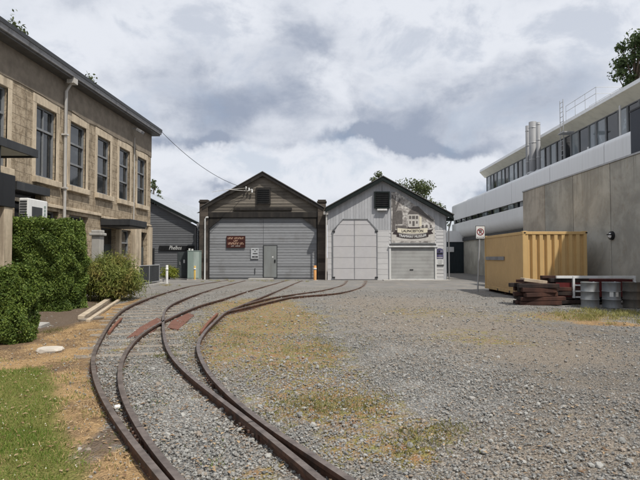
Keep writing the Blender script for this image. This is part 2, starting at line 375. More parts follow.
RA = trace([(168, 484), (159, 473), (140, 451), (124, 430.4), (112, 413), (102, 395.4), (95, 378), (92.5, 357.5), (96, 347), (102, 336), (109.7, 323.4), (119, 312.5), (131.6, 304.7), (147, 298.4), (165, 292.5), (190, 286), (215, 282), (228, 280)])
RB = trace([(184, 484), (163, 460), (145.6, 439), (132.5, 415.8), (122.5, 395.4), (119.4, 378), (121, 360.4), (127.5, 349), (135, 339.5), (146, 330.5), (162.8, 321), (180, 313), (200, 305), (222.5, 298.7), (247.5, 291), (275, 283.5), (286, 280.5)])
RC = trace([(327, 484), (297, 459), (263, 431), (238, 412), (204, 386.5), (185, 371), (171, 355), (165, 340), (163.2, 325), (164, 312.5), (170, 305), (185, 298), (202.5, 292), (220, 286.8), (235, 283), (245, 280.5)])
RD = trace([(358, 484), (325.8, 463), (292.5, 442), (255, 416.5), (226, 391.5), (208, 372), (200, 356), (197.5, 344), (205, 331), (215, 321), (226, 311.5), (242.5, 304.5), (260, 297.5), (280, 289.5), (292.5, 284.2), (302, 280.5)])
RA, RB, RC, RD = map(ext, (RA, RB, RC, RD))
RE = trace([(228, 311), (250, 306), (270, 301.3), (293, 296.5), (318, 294.6), (338, 292.8), (356, 288.8), (364, 284.5), (366, 280.5)])
RF = trace([(245, 304), (271, 297.5), (300, 293.2), (318, 290.8), (332, 288), (343, 284.5), (347, 280.5)])
CK1 = trace([(109, 331), (114, 324.5), (121.4, 317)])
CK2 = trace([(201, 331), (207, 323), (217.5, 312.5)])
def rail_mesh(mb, path, w=.029, h=.13):
    prof = [(-w, 0), (w, 0), (w, -.035), (w*.35, -.05), (w*.35, -h+.02), (w*1.9, -h+.005), (w*1.9, -h), (-w*1.9, -h), (-w*1.9, -h+.005), (-w*.35, -h+.02), (-w*.35, -.05), (-w, -.035)]
    path = [Vector(p) for p in path]; vs = []; k = len(prof)
    for i, p in enumerate(path):
        t = path[min(i+1, len(path)-1)]-path[max(i-1, 0)]; s_ = Vector((t.y, -t.x, 0)).normalized()
        vs += [p+s_*a+Vector((0, 0, b)) for a, b in prof]
    m_ = len(path)
    mb.add(vs, [(i*k+j, i*k+(j+1) % k, (i+1)*k+(j+1) % k, (i+1)*k+j) for i in range(m_-1) for j in range(k)])
    mb.add(vs, [tuple(range(k)), tuple(range((m_-1)*k, m_*k))]); return mb
def near(path, p): return min(path, key=lambda q: (Vector(q)-p).length)
def sleepers(root, L, R, y0, y1, over=.45):
    s_ = 0; last = None
    for i in range(1, len(L)-1):
        p = Vector(L[i])
        if last is not None and (p-last).length < .62: continue
        if not (y0 < p.y < y1): continue
        q = Vector(near(R, p)); dv = (q-p); dv.z = 0
        if dv.length < .2: continue
        last = p; dn = dv.normalized(); c_ = (p+q)/2
        ln = dv.length+over*2+random.uniform(-.15, .25)
        MB().obox((c_.x, c_.y, -.066+random.uniform(0, .012)), (ln, .2+random.uniform(-.03, .03), .14), rz=math.atan2(dn.y, dn.x)+random.uniform(-.03, .03), ry=random.uniform(-.006, .006)).build('sleeper', M['sleeper'], root, .012)
def track(label, L, R):
    p = Vector(L[len(L)//2]); return thing('rail_track', label, 'rail track', (p.x, p.y, 0))
t1 = track('outer tram track running from the lawn edge to the left half of the timber shed', RA, RC)
rail_mesh(MB(), RA).build('rail', M['rail'], t1); rail_mesh(MB(), RC).build('rail', M['rail'], t1)
rail_mesh(MB(), [(x, y, z-.02) for x, y, z in CK1]).build('check_rail', M['railr'], t1)
sleepers(t1, RA, RC, 8.2, 17, .32)
t2 = track('inner tram track crossing the outer one towards the right half of the timber shed', RB, RD)
rail_mesh(MB(), RB).build('rail', M['rail'], t2); rail_mesh(MB(), RD).build('rail', M['rail'], t2)
rail_mesh(MB(), [(x, y, z-.01) for x, y, z in CK2]).build('check_rail', M['railr'], t2)
for px in ([(127, 337.5), (151, 333), (164, 321.5), (157, 317.5), (140, 327)], [(167, 327.5), (178, 329.5), (194, 315), (188, 313), (172, 320.5)]):
    pts = [G(u, v, .014) for u, v in px]
    MB().prism([(p.x, p.y) for p in pts], 'z', -.03, .014).build('frog_plate', M['rustred'], t2, .004)
t3 = track('half buried tram track bending right towards the museum shed door', RE, RF)
rail_mesh(MB(), RE).build('rail', M['rail'], t3); rail_mesh(MB(), RF).build('rail', M['rail'], t3)
# fishplate joint seen on the inner rail
def joints(path, y, root):
    k = min(range(2, len(path)-2), key=lambda i_: abs(path[i_][1]-y)); p = Vector(path[k]); t = Vector(path[k+1])-Vector(path[k-1]); a_ = math.atan2(t.y, t.x)
    mb = MB(); mb.obox((p.x, p.y, p.z-.062), (.5, .062, .05), rz=a_)
    for o_ in (-.17, -.06, .06, .17): mb.obox((p.x+math.cos(a_)*o_, p.y+math.sin(a_)*o_, p.z-.062), (.026, .11, .026), rz=a_)
    mb.build('fishplate', M['rail'], root, .003)
    MB().obox((p.x, p.y, p.z+.0005), (.008, .06, .004), rz=a_).build('rail_joint', M['black'], root)
for path, y, r_ in ((RB, G(146, 439).y, t2), (RA, 7.4, t1), (RC, 4.9, t1), (RD, 6.6, t2), (RA, 12.5, t1), (RC, 13.2, t1)): joints(path, y, r_)
# ------------------------------------------------------------------ ground
def axis_pts(lo, hi, step, far):
    a = list(np.arange(lo, hi+1e-6, step)); s_ = step
    up = hi; dn = lo
    while up < far: s_ *= 1.5; up += s_; a.append(up)
    s_ = step
    while dn > -far: s_ *= 1.5; dn -= s_; a.insert(0, dn)
    return np.array(a)
gx = axis_pts(-12, 13, .125, 900); gy = axis_pts(2, 44, .15, 900)
XX, YY = np.meshgrid(gx, gy); P2 = np.stack([XX.ravel(), YY.ravel()], 1)
def sd_poly(P, poly):
    poly = np.array(poly); n_ = len(poly); d2 = np.full(len(P), 1e18); ins = np.zeros(len(P), bool)
    for i in range(n_):
        a, b = poly[i], poly[(i+1) % n_]; e = b-a; w_ = P-a
        t = np.clip((w_@e)/(e@e+1e-12), 0, 1)[:, None]; q = w_-t*e; d2 = np.minimum(d2, (q**2).sum(1))
        cnd = ((a[1] <= P[:, 1]) & (b[1] > P[:, 1])) | ((b[1] <= P[:, 1]) & (a[1] > P[:, 1]))
        xi = a[0]+(P[:, 1]-a[1])/(b[1]-a[1]+1e-12)*e[0]; ins ^= cnd & (P[:, 0] < xi)
    return np.where(ins, -1, 1)*np.sqrt(d2)
def gpoly(px): return [tuple(G(u, v))[:2] for u, v in px]
def pm(P, px, w): return np.clip(.5-sd_poly(P, gpoly(px))/w, 0, 1)
def el(P, u, v, ru, rv, k=1.0):
    c_ = G(u, v); a = abs(G(u+ru, v).x-c_.x); b = abs(G(u, v-rv*.9).y-c_.y)
    q = ((P[:, 0]-c_.x)/a)**2+((P[:, 1]-c_.y)/b)**2; return k*np.exp(-q)
LAWN = [(-500, 372), (8, 369), (40, 366), (54, 378), (59, 400), (64, 430), (74, 452), (84, 470), (96, 520), (130, 640), (-900, 640)]
STRAW = [(-500, 330), (20, 338), (50, 330), (85, 321), (112, 306), (135, 299), (145, 297), (122, 308), (108, 323), (97, 342), (91, 357), (92, 378), (100, 396), (122, 431), (150, 464), (164, 480), (230, 560), (130, 660), (-900, 660)]
ROAD = [(-700, 262), (0, 283), (100, 291), (140, 292.5), (165, 286), (240, 283), (330, 287), (440, 288), (500, 297), (560, 306), (900, 320), (900, 262)]
def zones(P):
    z = {}
    z['grass'] = pm(P, LAWN, .5)
    z['straw'] = np.clip(pm(P, STRAW, .35)+el(P, 590, 321.5, 36, 3.5, .62)+el(P, 625, 324, 40, 2.5, .6)-el(P, 108, 440, 26, 28, .75)-el(P, 62, 368, 22, 8, .4)-el(P, 20, 357, 30, 8, .35), 0, 1)
    z['soil'] = np.clip(el(P, 45, 322, 50, 10)+el(P, 108, 440, 24, 28, .9)+el(P, 62, 368, 20, 8, .5)+pm(P, [(-500, 315), (-40, 345), (14, 352), (45, 336), (88, 318), (108, 306), (120, 297), (70, 296), (-500, 296)], .4), 0, 1)
    z['road'] = pm(P, ROAD, 2.0)
    z['moss'] = np.clip(el(P, 262, 322, 58, 16)+el(P, 300, 352, 45, 12, .8)+el(P, 335, 407, 58, 17, .85)+el(P, 250, 304, 40, 7, .8)+el(P, 412, 454, 22, 8, .9)+el(P, 235, 345, 22, 14, .7)
                        + el(P, 420, 312, 60, 7, .35)+el(P, 260, 470, 30, 12, .5)+el(P, 570, 316, 60, 6, .7)+el(P, 110, 300, 20, 4, .5)+el(P, 130, 345, 15, 20, .4)+el(P, 440, 430, 30, 10, .4)+el(P, 370, 445, 70, 22, .5)+el(P, 300, 382, 90, 22, .45)+el(P, 480, 338, 60, 9, .4), 0, 1)
    z['tan'] = np.clip(el(P, 440, 322, 120, 22, .9)+el(P, 540, 345, 70, 14, .7)+el(P, 480, 450, 100, 40, .7)+el(P, 620, 440, 60, 40, .5)+el(P, 380, 300, 90, 8, .5), 0, 1)
    z['fine'] = np.clip(el(P, 600, 372, 110, 32, 1)+el(P, 560, 330, 130, 20, .6)+el(P, 560, 450, 140, 60, .6), 0, 1)
    return z
Z = zones(P2)
def vnoise(P, sc):
    q = P*sc; return (np.sin(q[:, 0]*1.3+np.sin(q[:, 1]*.9)*1.7)+np.sin(q[:, 1]*1.1+np.sin(q[:, 0]*1.7)*1.3))*.5
fade = np.clip(1-np.maximum(np.abs(P2[:, 0])-11, np.abs(P2[:, 1]-15)-14)/5, 0, 1)
zh = (.012*vnoise(P2, 2.1)+.008*vnoise(P2, 5.3))*fade - .012*fade + Z['soil']*.02*fade
_rp = np.array([p[:2] for r in (RA, RB, RC, RD, RE, RF) for p in r]); _rd = np.full(len(P2), 9.)
_m = (np.abs(P2[:, 0]) < 9) & (P2[:, 1] < 38); _i = np.where(_m)[0]
for j_ in range(0, len(_i), 4000): k_ = _i[j_:j_+4000]; _rd[k_] = np.sqrt(((P2[k_][:, None]-_rp[None])**2).sum(2)).min(1)
Z['rust'] = np.exp(-(_rd/.16)**2)
railpts = np.array([p[:2] for r in (RA, RB, RC, RD) for p in r])
nx, ny = len(gx), len(gy); idx = np.arange(nx*ny).reshape(ny, nx)
F = np.stack([idx[:-1, :-1].ravel(), idx[:-1, 1:].ravel(), idx[1:, 1:].ravel(), idx[1:, :-1].ravel()], 1)
m, n = mk('ground'); o = n.obj()
def att(nm): return n.new('ShaderNodeAttribute', attribute_name=nm).outputs
za = n.new('ShaderNodeSeparateColor'); n.set(za, 0, att('zoneA')[0]); zb = n.new('ShaderNodeSeparateColor'); n.set(zb, 0, att('zoneB')[0]); zc = n.new('ShaderNodeSeparateColor'); n.set(zc, 0, att('zoneC')[0])
n1 = n.noise(o, 1.1, 6, .65, .3); n2 = n.noise(o, 6, 5, .65); n3 = n.noise(o, 28, 4, .7); n4 = n.noise(o, .35, 4, .6)
def msk(s_, amp=.9, lo=.3, hi=.7):
    e = n.math('ADD', s_, n.math('MULTIPLY', n.math('SUBTRACT', n2, .5), amp)); e = n.math('ADD', e, n.math('MULTIPLY', n.math('SUBTRACT', n1, .5), amp*.8)); return n.ramp(n.math('MULTIPLY', n.math('ADD', e, 0), 1), lo, hi)
vo = n.new('ShaderNodeTexVoronoi', {'Scale': 42.0, 'Randomness': 1.0}); n.set(vo, 'Vector', o)
vs_ = n.new('ShaderNodeSeparateColor'); n.set(vs_, 0, vo.outputs['Color'])
vo2 = n.new('ShaderNodeTexVoronoi', {'Scale': 75.0}); n.set(vo2, 'Vector', o); vt = n.new('ShaderNodeSeparateColor'); n.set(vt, 0, vo2.outputs['Color'])
grav = n.mix(n.math('POWER', vs_.outputs[0], 1.4), (.12, .12, .118), (.38, .375, .355))
grav = n.mix(n.math('MULTIPLY', n.ramp(vs_.outputs[1], .7, .9), .5), grav, (.24, .18, .125))
grav = n.mix(n.math('MULTIPLY', n.ramp(n1, .45, .7), .3), grav, (.25, .225, .185)); grav = n.mix(n.math('MULTIPLY', n.ramp(n4, .45, .62), .45), grav, n.mix(vt.outputs[0], (.12, .11, .098), (.27, .25, .22)))
finec = n.mix(vt.outputs[0], (.09, .083, .075), (.27, .25, .225)); finec = n.mix(n.math('MULTIPLY', n.ramp(n1, .4, .7), .5), finec, (.19, .16, .125))
tanc = n.mix(vs_.outputs[0], (.16, .13, .10), (.38, .325, .26))
mossc = n.mix(n.ramp(n2, .35, .65), (.32, .17, .08), (.21, .20, .06)); mossc = n.mix(n.math('MULTIPLY', n.ramp(vs_.outputs[0], .45, .95), .6), mossc, (.33, .31, .27))
roadc = n.mix(n3, (.17, .165, .16), (.29, .285, .275)); roadc = n.mix(n.math('MULTIPLY', n.ramp(n1, .45, .65), .6), roadc, (.32, .29, .25)); roadc = n.mix(n.math('MULTIPLY', n.ramp(n4, .5, .65), .4), roadc, (.13, .125, .12))
soilc = n.mix(n3, (.075, .05, .033), (.20, .145, .10))
strawc = n.mix(n3, (.17, .105, .055), (.56, .385, .20)); strawc = n.mix(n.math('MULTIPLY', n.ramp(n1, .46, .58), .75), strawc, n.mix(n3, (.08, .055, .037), (.26, .18, .115)))
grassc = n.mix(n3, (.09, .10, .028), (.24, .22, .075))
c = grav
c = n.mix(msk(zc.outputs[0]), c, finec); c = n.mix(n.math('MULTIPLY', msk(zb.outputs[2]), .55), c, tanc)
c = n.mix(n.math('MULTIPLY', msk(zb.outputs[1], 1.2, .18, .5), .92), c, mossc); c = n.mix(msk(zb.outputs[0], .5), c, roadc)
c = n.mix(n.math('MULTIPLY', msk(zc.outputs[1], 1.0, .35, .8), .75), c, n.mix(n3, (.06, .04, .03), (.20, .115, .07))); c = n.mix(msk(za.outputs[1], .7), c, strawc); c = n.mix(n.math('MULTIPLY', msk(za.outputs[2], .9), .85), c, soilc); c = n.mix(msk(za.outputs[0], .5), c, grassc)
hgt = n.math('ADD', n.math('MULTIPLY', vo.outputs['Distance'], -1.2), n.math('MULTIPLY', n3, .7))
n.out(c, .95, 0, n.bump(hgt, .9, .025), .1); M['ground'] = m
go = np_mesh('ground', np.stack([P2[:, 0], P2[:, 1], zh], 1), F, M['ground'], None, True); tag(go, kind='structure')
for nm, ks in (('zoneA', ('grass', 'straw', 'soil')), ('zoneB', ('road', 'moss', 'tan')), ('zoneC', ('fine', 'rust', 'fine'))):
    a = go.data.color_attributes.new(nm, 'FLOAT_COLOR', 'POINT')
    a.data.foreach_set('color', np.stack([Z[k] for k in ks]+[np.ones(len(P2))], 1).astype(np.float32).ravel())
# gravel stones (countless): one object
bmi = bmesh.new(); bmesh.ops.create_icosphere(bmi, subdivisions=1, radius=1)
ICO = np.array([v.co[:] for v in bmi.verts]); ICF = np.array([[v.index for v in f.verts] for f in bmi.faces]); bmi.free()
def rot_mats(k):
    q = rng.normal(size=(k, 4)); q /= np.linalg.norm(q, axis=1)[:, None]; w_, x, y, z_ = q.T
    return np.stack([np.stack([1-2*(y*y+z_*z_), 2*(x*y-z_*w_), 2*(x*z_+y*w_)], 1), np.stack([2*(x*y+z_*w_), 1-2*(x*x+z_*z_), 2*(y*z_-x*w_)], 1), np.stack([2*(x*z_-y*w_), 2*(y*z_+x*w_), 1-2*(x*x+y*y)], 1)], 1)
def raildist(P, thr):
    keep = np.ones(len(P), bool)
    for i in range(0, len(P), 4000):
        d_ = np.sqrt(((P[i:i+4000, None, :]-railpts[None])**2).sum(2)).min(1); keep[i:i+4000] = d_ > thr
    return keep
def scatter(y0, y1, dens, xl=-.74, xr=.72):
    w_ = lambda y: (xr-xl)*y
    k = int(dens*(y1-y0)*(w_(y0)+w_(y1))/2); y = rng.uniform(y0, y1, int(k*1.2)); keep = rng.random(len(y)) < w_(y)/w_(y1); y = y[keep]
    return np.stack([rng.uniform(xl, xr, len(y))*y, y], 1)
pp = []; ss = []
for y0, y1, dn, sz in ((2.4, 5, 2900, .0076), (5, 7.5, 2000, .008), (7.5, 11, 750, .009), (11, 17, 190, .0115), (17, 25, 36, .0135)):
    q = scatter(y0, y1, dn); zq = zones(q)
    pr = (1-np.clip(zq['grass']*2, 0, 1))*(1-np.clip(zq['straw']*1.5, 0, 1)*.93)*(1-np.clip(zq['soil'], 0, 1)*.7)*(1-zq['road']*.95)*(1-np.clip(zq['fine'], 0, 1)*.8)*(1-np.clip(zq['moss']*1.1, 0, 1)*.75)*(1-np.clip(zq['tan'], 0, 1)*.45)*(1-np.clip(zq['soil'], 0, 1)*.6)
    q = q[(rng.random(len(q)) < pr)]; q = q[raildist(q, .055)]
    pp.append(q); ss.append(np.full(len(q), sz))
q = np.concatenate(pp); s_ = np.concatenate(ss)*rng.lognormal(0, .42, len(q))
sc = s_[:, None]*rng.uniform(.65, 1.35, (len(q), 3))
R_ = rot_mats(len(q)); jit = ICO[None]*(1+rng.uniform(-.18, .18, (len(q), 12, 1)))
V = np.einsum('kij,kvj->kvi', R_, jit*sc[:, None, :]); V[:, :, 2] *= .75
V += np.stack([q[:, 0], q[:, 1], s_*.05+rng.uniform(-.004, .003, len(q))], 1)[:, None, :]
Fs = (ICF[None]+(np.arange(len(q))*12)[:, None, None]).reshape(-1, 3)
tag(np_mesh('gravel', V.reshape(-1, 3), Fs, M['stone']), 'loose grey ballast stones covering the yard between and beside the rails', 'gravel', kind='stuff')
# blades
def blades(name, P, h, w_, lean, mat, label, cat, z0=-.01, flat=0, parent=None, kind='stuff'):
    k = len(P); a = rng.uniform(0, 2*PI, k); hh = h*rng.uniform(.5, 1.35, k); ln = lean*rng.uniform(.2, 1.2, k)*hh; b = rng.uniform(0, 2*PI, k)
    ww = w_*rng.uniform(.6, 1.3, k); e = np.stack([np.cos(a), np.sin(a), np.zeros(k)], 1)*ww[:, None]; ld = np.stack([np.cos(b), np.sin(b)], 1)
    zz_ = P[:, 2] if P.shape[1] > 2 else np.full(k, z0); base = np.stack([P[:, 0], P[:, 1], zz_], 1)
    up = hh*(1-flat)
    mid = base+np.stack([ld[:, 0]*ln*.35, ld[:, 1]*ln*.35, up*.6], 1); tip = base+np.stack([ld[:, 0]*ln, ld[:, 1]*ln, up], 1)
    V = np.stack([base-e, base+e, mid+e*.7, mid-e*.7, tip], 1).reshape(-1, 3)
    i = (np.arange(k)*5)[:, None]
    F4 = np.concatenate([i+np.array([[0, 1, 2]]), i+np.array([[0, 2, 3]]), i+np.array([[3, 2, 4]])])
    o_ = np_mesh(name, V, F4, mat, parent)
    if kind: tag(o_, label, cat, kind=kind)
    return o_
q = np.concatenate([scatter(2.4, 5, 5200, -.8, -.2), scatter(5, 8.2, 2600, -.85, -.3)]); zq = zones(q)
edge = zq['grass']+.3*vnoise(q, 4.3)+.25*vnoise(q[:, ::-1], 11)+rng.normal(0, .2, len(q)); q = q[edge > .5]
blades('lawn_straw', q[rng.random(len(q)) < .09], .03, .003, 1.5, M['straw'], 'dead yellow blades mixed through the lawn', 'grass')
blades('grass', q, .036, .0032, .8, M['grass'], 'short green lawn at the lower left of the yard', 'grass')
k = 150; qq = q[rng.integers(0, len(q), k)]
V = (ICO[None]*rng.uniform(.003, .006, (k, 1, 1)))+np.stack([qq[:, 0], qq[:, 1], rng.uniform(.022, .034, k)], 1)[:, None, :]
tag(np_mesh('clover_flowers', V.reshape(-1, 3), (ICF[None]+(np.arange(k)*12)[:, None, None]).reshape(-1, 3), M['clover']), 'tiny white clover flowers dotted over the lawn', 'flowers', kind='stuff')
q = np.concatenate([scatter(2.4, 6, 4200, -.8, -.05), scatter(6, 13, 1600, -.8, -.2), scatter(12, 16.5, 500, .35, .72)]); zq = zones(q)
pr = np.clip(zq['straw']-.25, 0, 1)*(1-np.clip(zq['grass']*1.5, 0, 1))*(.35+.65*(vnoise(q, 2.3) > -.3)); q = q[rng.random(len(q)) < pr]; q = q[raildist(q, .05)]
blades('dry_grass', q, .075, .0025, 1.3, M['straw'], 'dry straw coloured dead grass between the lawn and the outer rail', 'dry grass', .0, .72)
q = []
for u, v, ru, rv, k in ((262, 322, 55, 14, 900), (300, 352, 40, 10, 350), (335, 405, 55, 14, 700), (412, 452, 18, 6, 60), (420, 437, 24, 8, 160), (447, 430, 14, 8, 120), (250, 304, 40, 5, 300), (240, 342, 16, 14, 300), (590, 314, 45, 6, 900), (625, 313, 30, 6, 900), (110, 301, 18, 4, 400), (52, 331, 8, 3, 260), (166, 356, 5, 4, 130), (205, 333, 6, 14, 120), (215, 325, 6, 6, 90), (160, 294, 16, 2, 160), (330, 340, 40, 8, 160), (310, 368, 60, 8, 120), (130, 371, 5, 30, 60), (60, 470, 60, 20, 0)):
    c_ = G(u, v); a = abs(G(u+ru, v).x-c_.x); b = abs(G(u, v-rv*.9).y-c_.y)
    k = int(k*1.7); nc = max(3, k//22); cc = np.stack([c_.x+rng.normal(0, .55*a, nc), c_.y+rng.normal(0, .55*b, nc)], 1)
    for j in range(k):
        cj = cc[rng.integers(nc)]; q.append(cj+rng.normal(0, .11, 2))
q = np.array(q); q = q[raildist(q, .05)]
blades('weeds', q, .035, .0042, 1.6, M['weed'], 'low green weeds and grass tufts sprouting through the gravel', 'weeds', 0)
q = np.concatenate([scatter(2.4, 6, 26), scatter(6, 14, 7), scatter(4, 12, 25, -.6, -.2)]); k = len(q)
a_ = rng.uniform(0, 2*PI, k); L_ = rng.uniform(.012, .035, k); e_ = np.stack([np.cos(a_), np.sin(a_)], 1)*L_[:, None]; p_ = np.stack([-e_[:, 1], e_[:, 0]], 1)*.45
zb0 = rng.uniform(.012, .022, k); zt0 = zb0+rng.uniform(0, .012, k)
V = np.stack([np.c_[q-e_, zb0], np.c_[q+p_, zt0], np.c_[q+e_, zb0], np.c_[q-p_, zt0]], 1).reshape(-1, 3); i_ = (np.arange(k)*4)[:, None]
tag(np_mesh('leaf_litter', V, np.concatenate([i_+np.array([[0, 1, 2]]), i_+np.array([[0, 2, 3]])]), leafmat('litter_leaf', (.16, .09, .045), (.42, .31, .19), None, .05)), 'scattered dead leaves and dry scraps on the gravel', 'leaf litter', kind='stuff')
q = []
for u, v, ru, rv, k in ((600, 314, 40, 4, 900), (630, 316, 30, 5, 1100), (590, 318, 22, 2.5, 300), (615, 321, 34, 2, 250), (255, 281, 60, .8, 500), (170, 285.5, 12, 1, 150)):
    c_ = G(u, v); a = abs(G(u+ru, v).x-c_.x); b = abs(G(u, v-rv*.9).y-c_.y); nc = k//25
    cc = np.stack([c_.x+rng.normal(0, .6*a, nc), c_.y+rng.normal(0, .6*b, nc)], 1); q.append(cc[rng.integers(0, nc, k)]+rng.normal(0, .09, (k, 2)))
blades('grass_tufts', np.concatenate(q), .095, .006, 1.1, leafmat('tuft_blade', (.15, .17, .045), (.40, .36, .14), (.45, .33, .16), .3), 'taller yellow green grass tufts growing in front of the drums and along the shed doors', 'grass', 0)
# ------------------------------------------------------------------ leaves
def leaves(name, pos, nrm, size, mat, parent, aspect=.55, jitter=.9):
    k = len(pos); nn = nrm+rng.normal(0, jitter, (k, 3)); nn /= np.linalg.norm(nn, axis=1)[:, None]+1e-9
    t = rng.normal(size=(k, 3)); t -= (t*nn).sum(1)[:, None]*nn; t /= np.linalg.norm(t, axis=1)[:, None]+1e-9
    b = np.cross(nn, t); L_ = (size*rng.uniform(.6, 1.3, k))[:, None]; w_ = L_*aspect*.5
    V = np.stack([pos-t*L_*.5, pos+b*w_+nn*L_*.08, pos+t*L_*.5, pos-b*w_+nn*L_*.08], 1).reshape(-1, 3)
    i = (np.arange(k)*4)[:, None]
    F_ = np.concatenate([i+np.array([[0, 1, 2]]), i+np.array([[0, 2, 3]])])
    return np_mesh(name, V, F_, mat, parent)
def hedge(label, x0, x1, y0, y1, h, dens, leaf, seed):
    root = thing('hedge', label, 'hedge', ((x0+x1)/2, (y0+y1)/2, 0))
    mb = MB(); mb.box(x0+.24, x1-.24, y0+.24, y1-.24, 0, h-.26); mb.build('stems_or_shade_core', M['core'], root)  # solid dark box, coloured as the shade inside the hedge
    P = []; Nn = []
    for ax, val, sgn in ((1, y0, -1), (1, y1, 1), (0, x0, -1), (0, x1, 1), (2, h, 1)):
        dims = {0: (y1-y0, h), 1: (x1-x0, h), 2: (x1-x0, y1-y0)}[ax]; k = int(dims[0]*dims[1]*dens)
        a, b = rng.random(k), rng.random(k)
        if ax == 0: p = np.stack([np.full(k, val), y0+a*(y1-y0), b*h], 1)
        elif ax == 1: p = np.stack([x0+a*(x1-x0), np.full(k, val), b*h], 1)
        else: p = np.stack([x0+a*(x1-x0), y0+b*(y1-y0), np.full(k, h)], 1)
        nv = np.zeros((k, 3)); nv[:, ax] = sgn
        other = [i for i in range(3) if i != ax]
        bump = .055*np.sin(p[:, other[0]]*7+seed+2*np.sin(p[:, other[1]]*4))+.05*np.sin(p[:, other[1]]*9+seed*2+1.5*np.sin(p[:, other[0]]*6))
        dep = bump-np.abs(rng.normal(0, .075, k))+.02; p[:, ax] += sgn*dep
        if ax != 2: p[:, 2] += 0
        P.append(p); Nn.append(nv)
    P = np.concatenate(P); Nn = np.concatenate(Nn)
    # stray shoots on top
    k = int(dens*(x1-x0)*(y1-y0)*.25); sp_ = np.stack([rng.uniform(x0, x1, k), rng.uniform(y0, y1, k), h+np.abs(rng.normal(0, .06, k))], 1)
    P = np.concatenate([P, sp_]); Nn = np.concatenate([Nn, np.tile([[0, 0, 1.]], (k, 1))])
    cx_, cy_ = (x0+x1)/2, (y0+y1)/2; hx, hy = (x1-x0)/2, (y1-y0)/2
    wob = .07*np.sin(P[:, 0]*2.3+seed)*np.sin(P[:, 2]*2.9+seed*3)+.05*np.sin(P[:, 1]*3.1+P[:, 2]*1.7)
    t_ = np.clip((P[:, 2]-(h-.28))/.28, 0, 1); pull = (1-np.sqrt(1-t_**2*.98))*.035-wob*.5
    qx, qy = (P[:, 0]-cx_)/hx, (P[:, 1]-cy_)/hy; cr_ = np.clip((np.minimum(np.abs(qx), np.abs(qy))-.85)/.15, 0, 1)**2*.07
    P[:, 0] -= qx*(pull+cr_); P[:, 1] -= qy*(pull+cr_); P[:, 2] -= .03*np.sin(P[:, 0]*3+seed)*t_+.025*np.sin(P[:, 0]*9)*t_
    leaves('foliage', P, Nn, leaf, M['hedge'], root); return root
hedge('tall clipped dark green hedge with flat top below the sandstone wall', -9.75, -7.78, 15.1, 16.6, 2.66, 3000, .07, 1.0)
hedge('low clipped green hedge at the left edge in front of the tall hedge', -8.6, -5.68, 9.3, 10.05, 1.34, 4600, .055, 2.3)
def shrub(name, label, c_, rx, ry, h, k, leaf, mat, aspect=.2, parent=None):
    root = thing(name, label, 'shrub', c_); c_ = Vector(c_)
    mb = MB()
    for i in range(9):
        a = i*2*PI/9; mb.tube([c_, c_+Vector((math.cos(a)*rx*.25, math.sin(a)*ry*.25, h*.45)), c_+Vector((math.cos(a)*rx*.6, math.sin(a)*ry*.6, h*.75))], [.02, .014, .005], 5)
    mb.build('stems_or_shade_core', M['bark'], root)
    cl = []
    for i in range(46):
        a = rng.uniform(0, 2*PI); r = math.sqrt(rng.random()); zt = h*(.25+.72*rng.random()*(1-.55*r*r)); cl.append((c_.x+rx*r*math.cos(a), c_.y+ry*r*math.sin(a), zt))
    cl = np.array(cl); ci = cl[rng.integers(0, len(cl), k)]
    p = ci+rng.normal(0, 1, (k, 3))*np.array([[rx*.17, ry*.17, h*.11]]); p[:, 2] = np.clip(p[:, 2], .02, None)
    nn = (p-np.array([[c_.x, c_.y, h*.2]]))/np.array([[rx, ry, h]])
    leaves('foliage', p, nn, leaf, mat, root, aspect, .8); return root
shrub('shrub', 'loose yellow green shrub with narrow leaves beside the timber offcuts', (*G(107, 300)[:2], 0), 1.2, 1.1, 1.6, 14000, .17, M['bush'], .2)
_sh = [o_ for o_ in C.objects if o_.name.startswith('shrub')][0]; _c = _sh.location
q = np.stack([_c.x+rng.normal(0, .42, 1500), _c.y+rng.normal(0, .4, 1500), rng.uniform(.0, .9, 1500)], 1); blades('long_leaves', q, .85, .012, .75, M['bush'], None, None, 0, 0, _sh, None)
shrub('shrub', 'small bright yellow green bush behind the white bollard', (-11.6, 37.4, 0), .62, .5, .95, 2200, .12, M['yshrub'], .4)
def tree(label, x, y, h, cw, base, k, leaf, mat, tr=.2, clumps=40, narrow=False, group=None, seed=1):
    rs = random.Random(seed); root = thing('tree', label, 'tree', (x, y, 0), group)
    mb = MB(); top = Vector((x+rs.uniform(-.3, .3), y, h*.93))
    path = [Vector((x, y, -.1)).lerp(top, t)+Vector((rs.uniform(-.12, .12), rs.uniform(-.12, .12), 0))*(t > 0) for t in (0, .25, .5, .75, 1)]
    mb.tube(path, [tr, tr*.8, tr*.55, tr*.3, .02], 8)
    cl = []
    for i in range(clumps):
        t = rs.random(); zc = base+(h-base)*t
        wd = cw*(1-t*.75 if narrow else math.sqrt(max(.05, 1-(2*t-.9)**2*.8)))
        a = rs.uniform(0, 2*PI); r = wd*math.sqrt(rs.random()); c_ = Vector((x+r*math.cos(a), y+r*math.sin(a), zc)); cl.append((c_, rs.uniform(.5, 1)))
        st = path[0].lerp(top, max(.15, (zc-.25*r-1)/h*.95)); mb.tube([st, st.lerp(c_, .5)+Vector((0, 0, .15*r)), c_], [tr*.28, tr*.16, .015], 5)
    mb.build('trunk', M['bark'], root)
    ci = rng.integers(0, len(cl), k); cc = np.array([c_[:] for c_, _ in cl])[ci]; rad = np.array([r for _, r in cl])[ci]*cw*(.27 if narrow else .36)
    dv = rng.normal(size=(k, 3)); dv /= np.linalg.norm(dv, axis=1)[:, None]; p = cc+dv*(rad*rng.random(k)**.45)[:, None]*np.array([[1, 1, .8]])
    leaves('crown', p, dv, leaf, mat, root, .6); return root
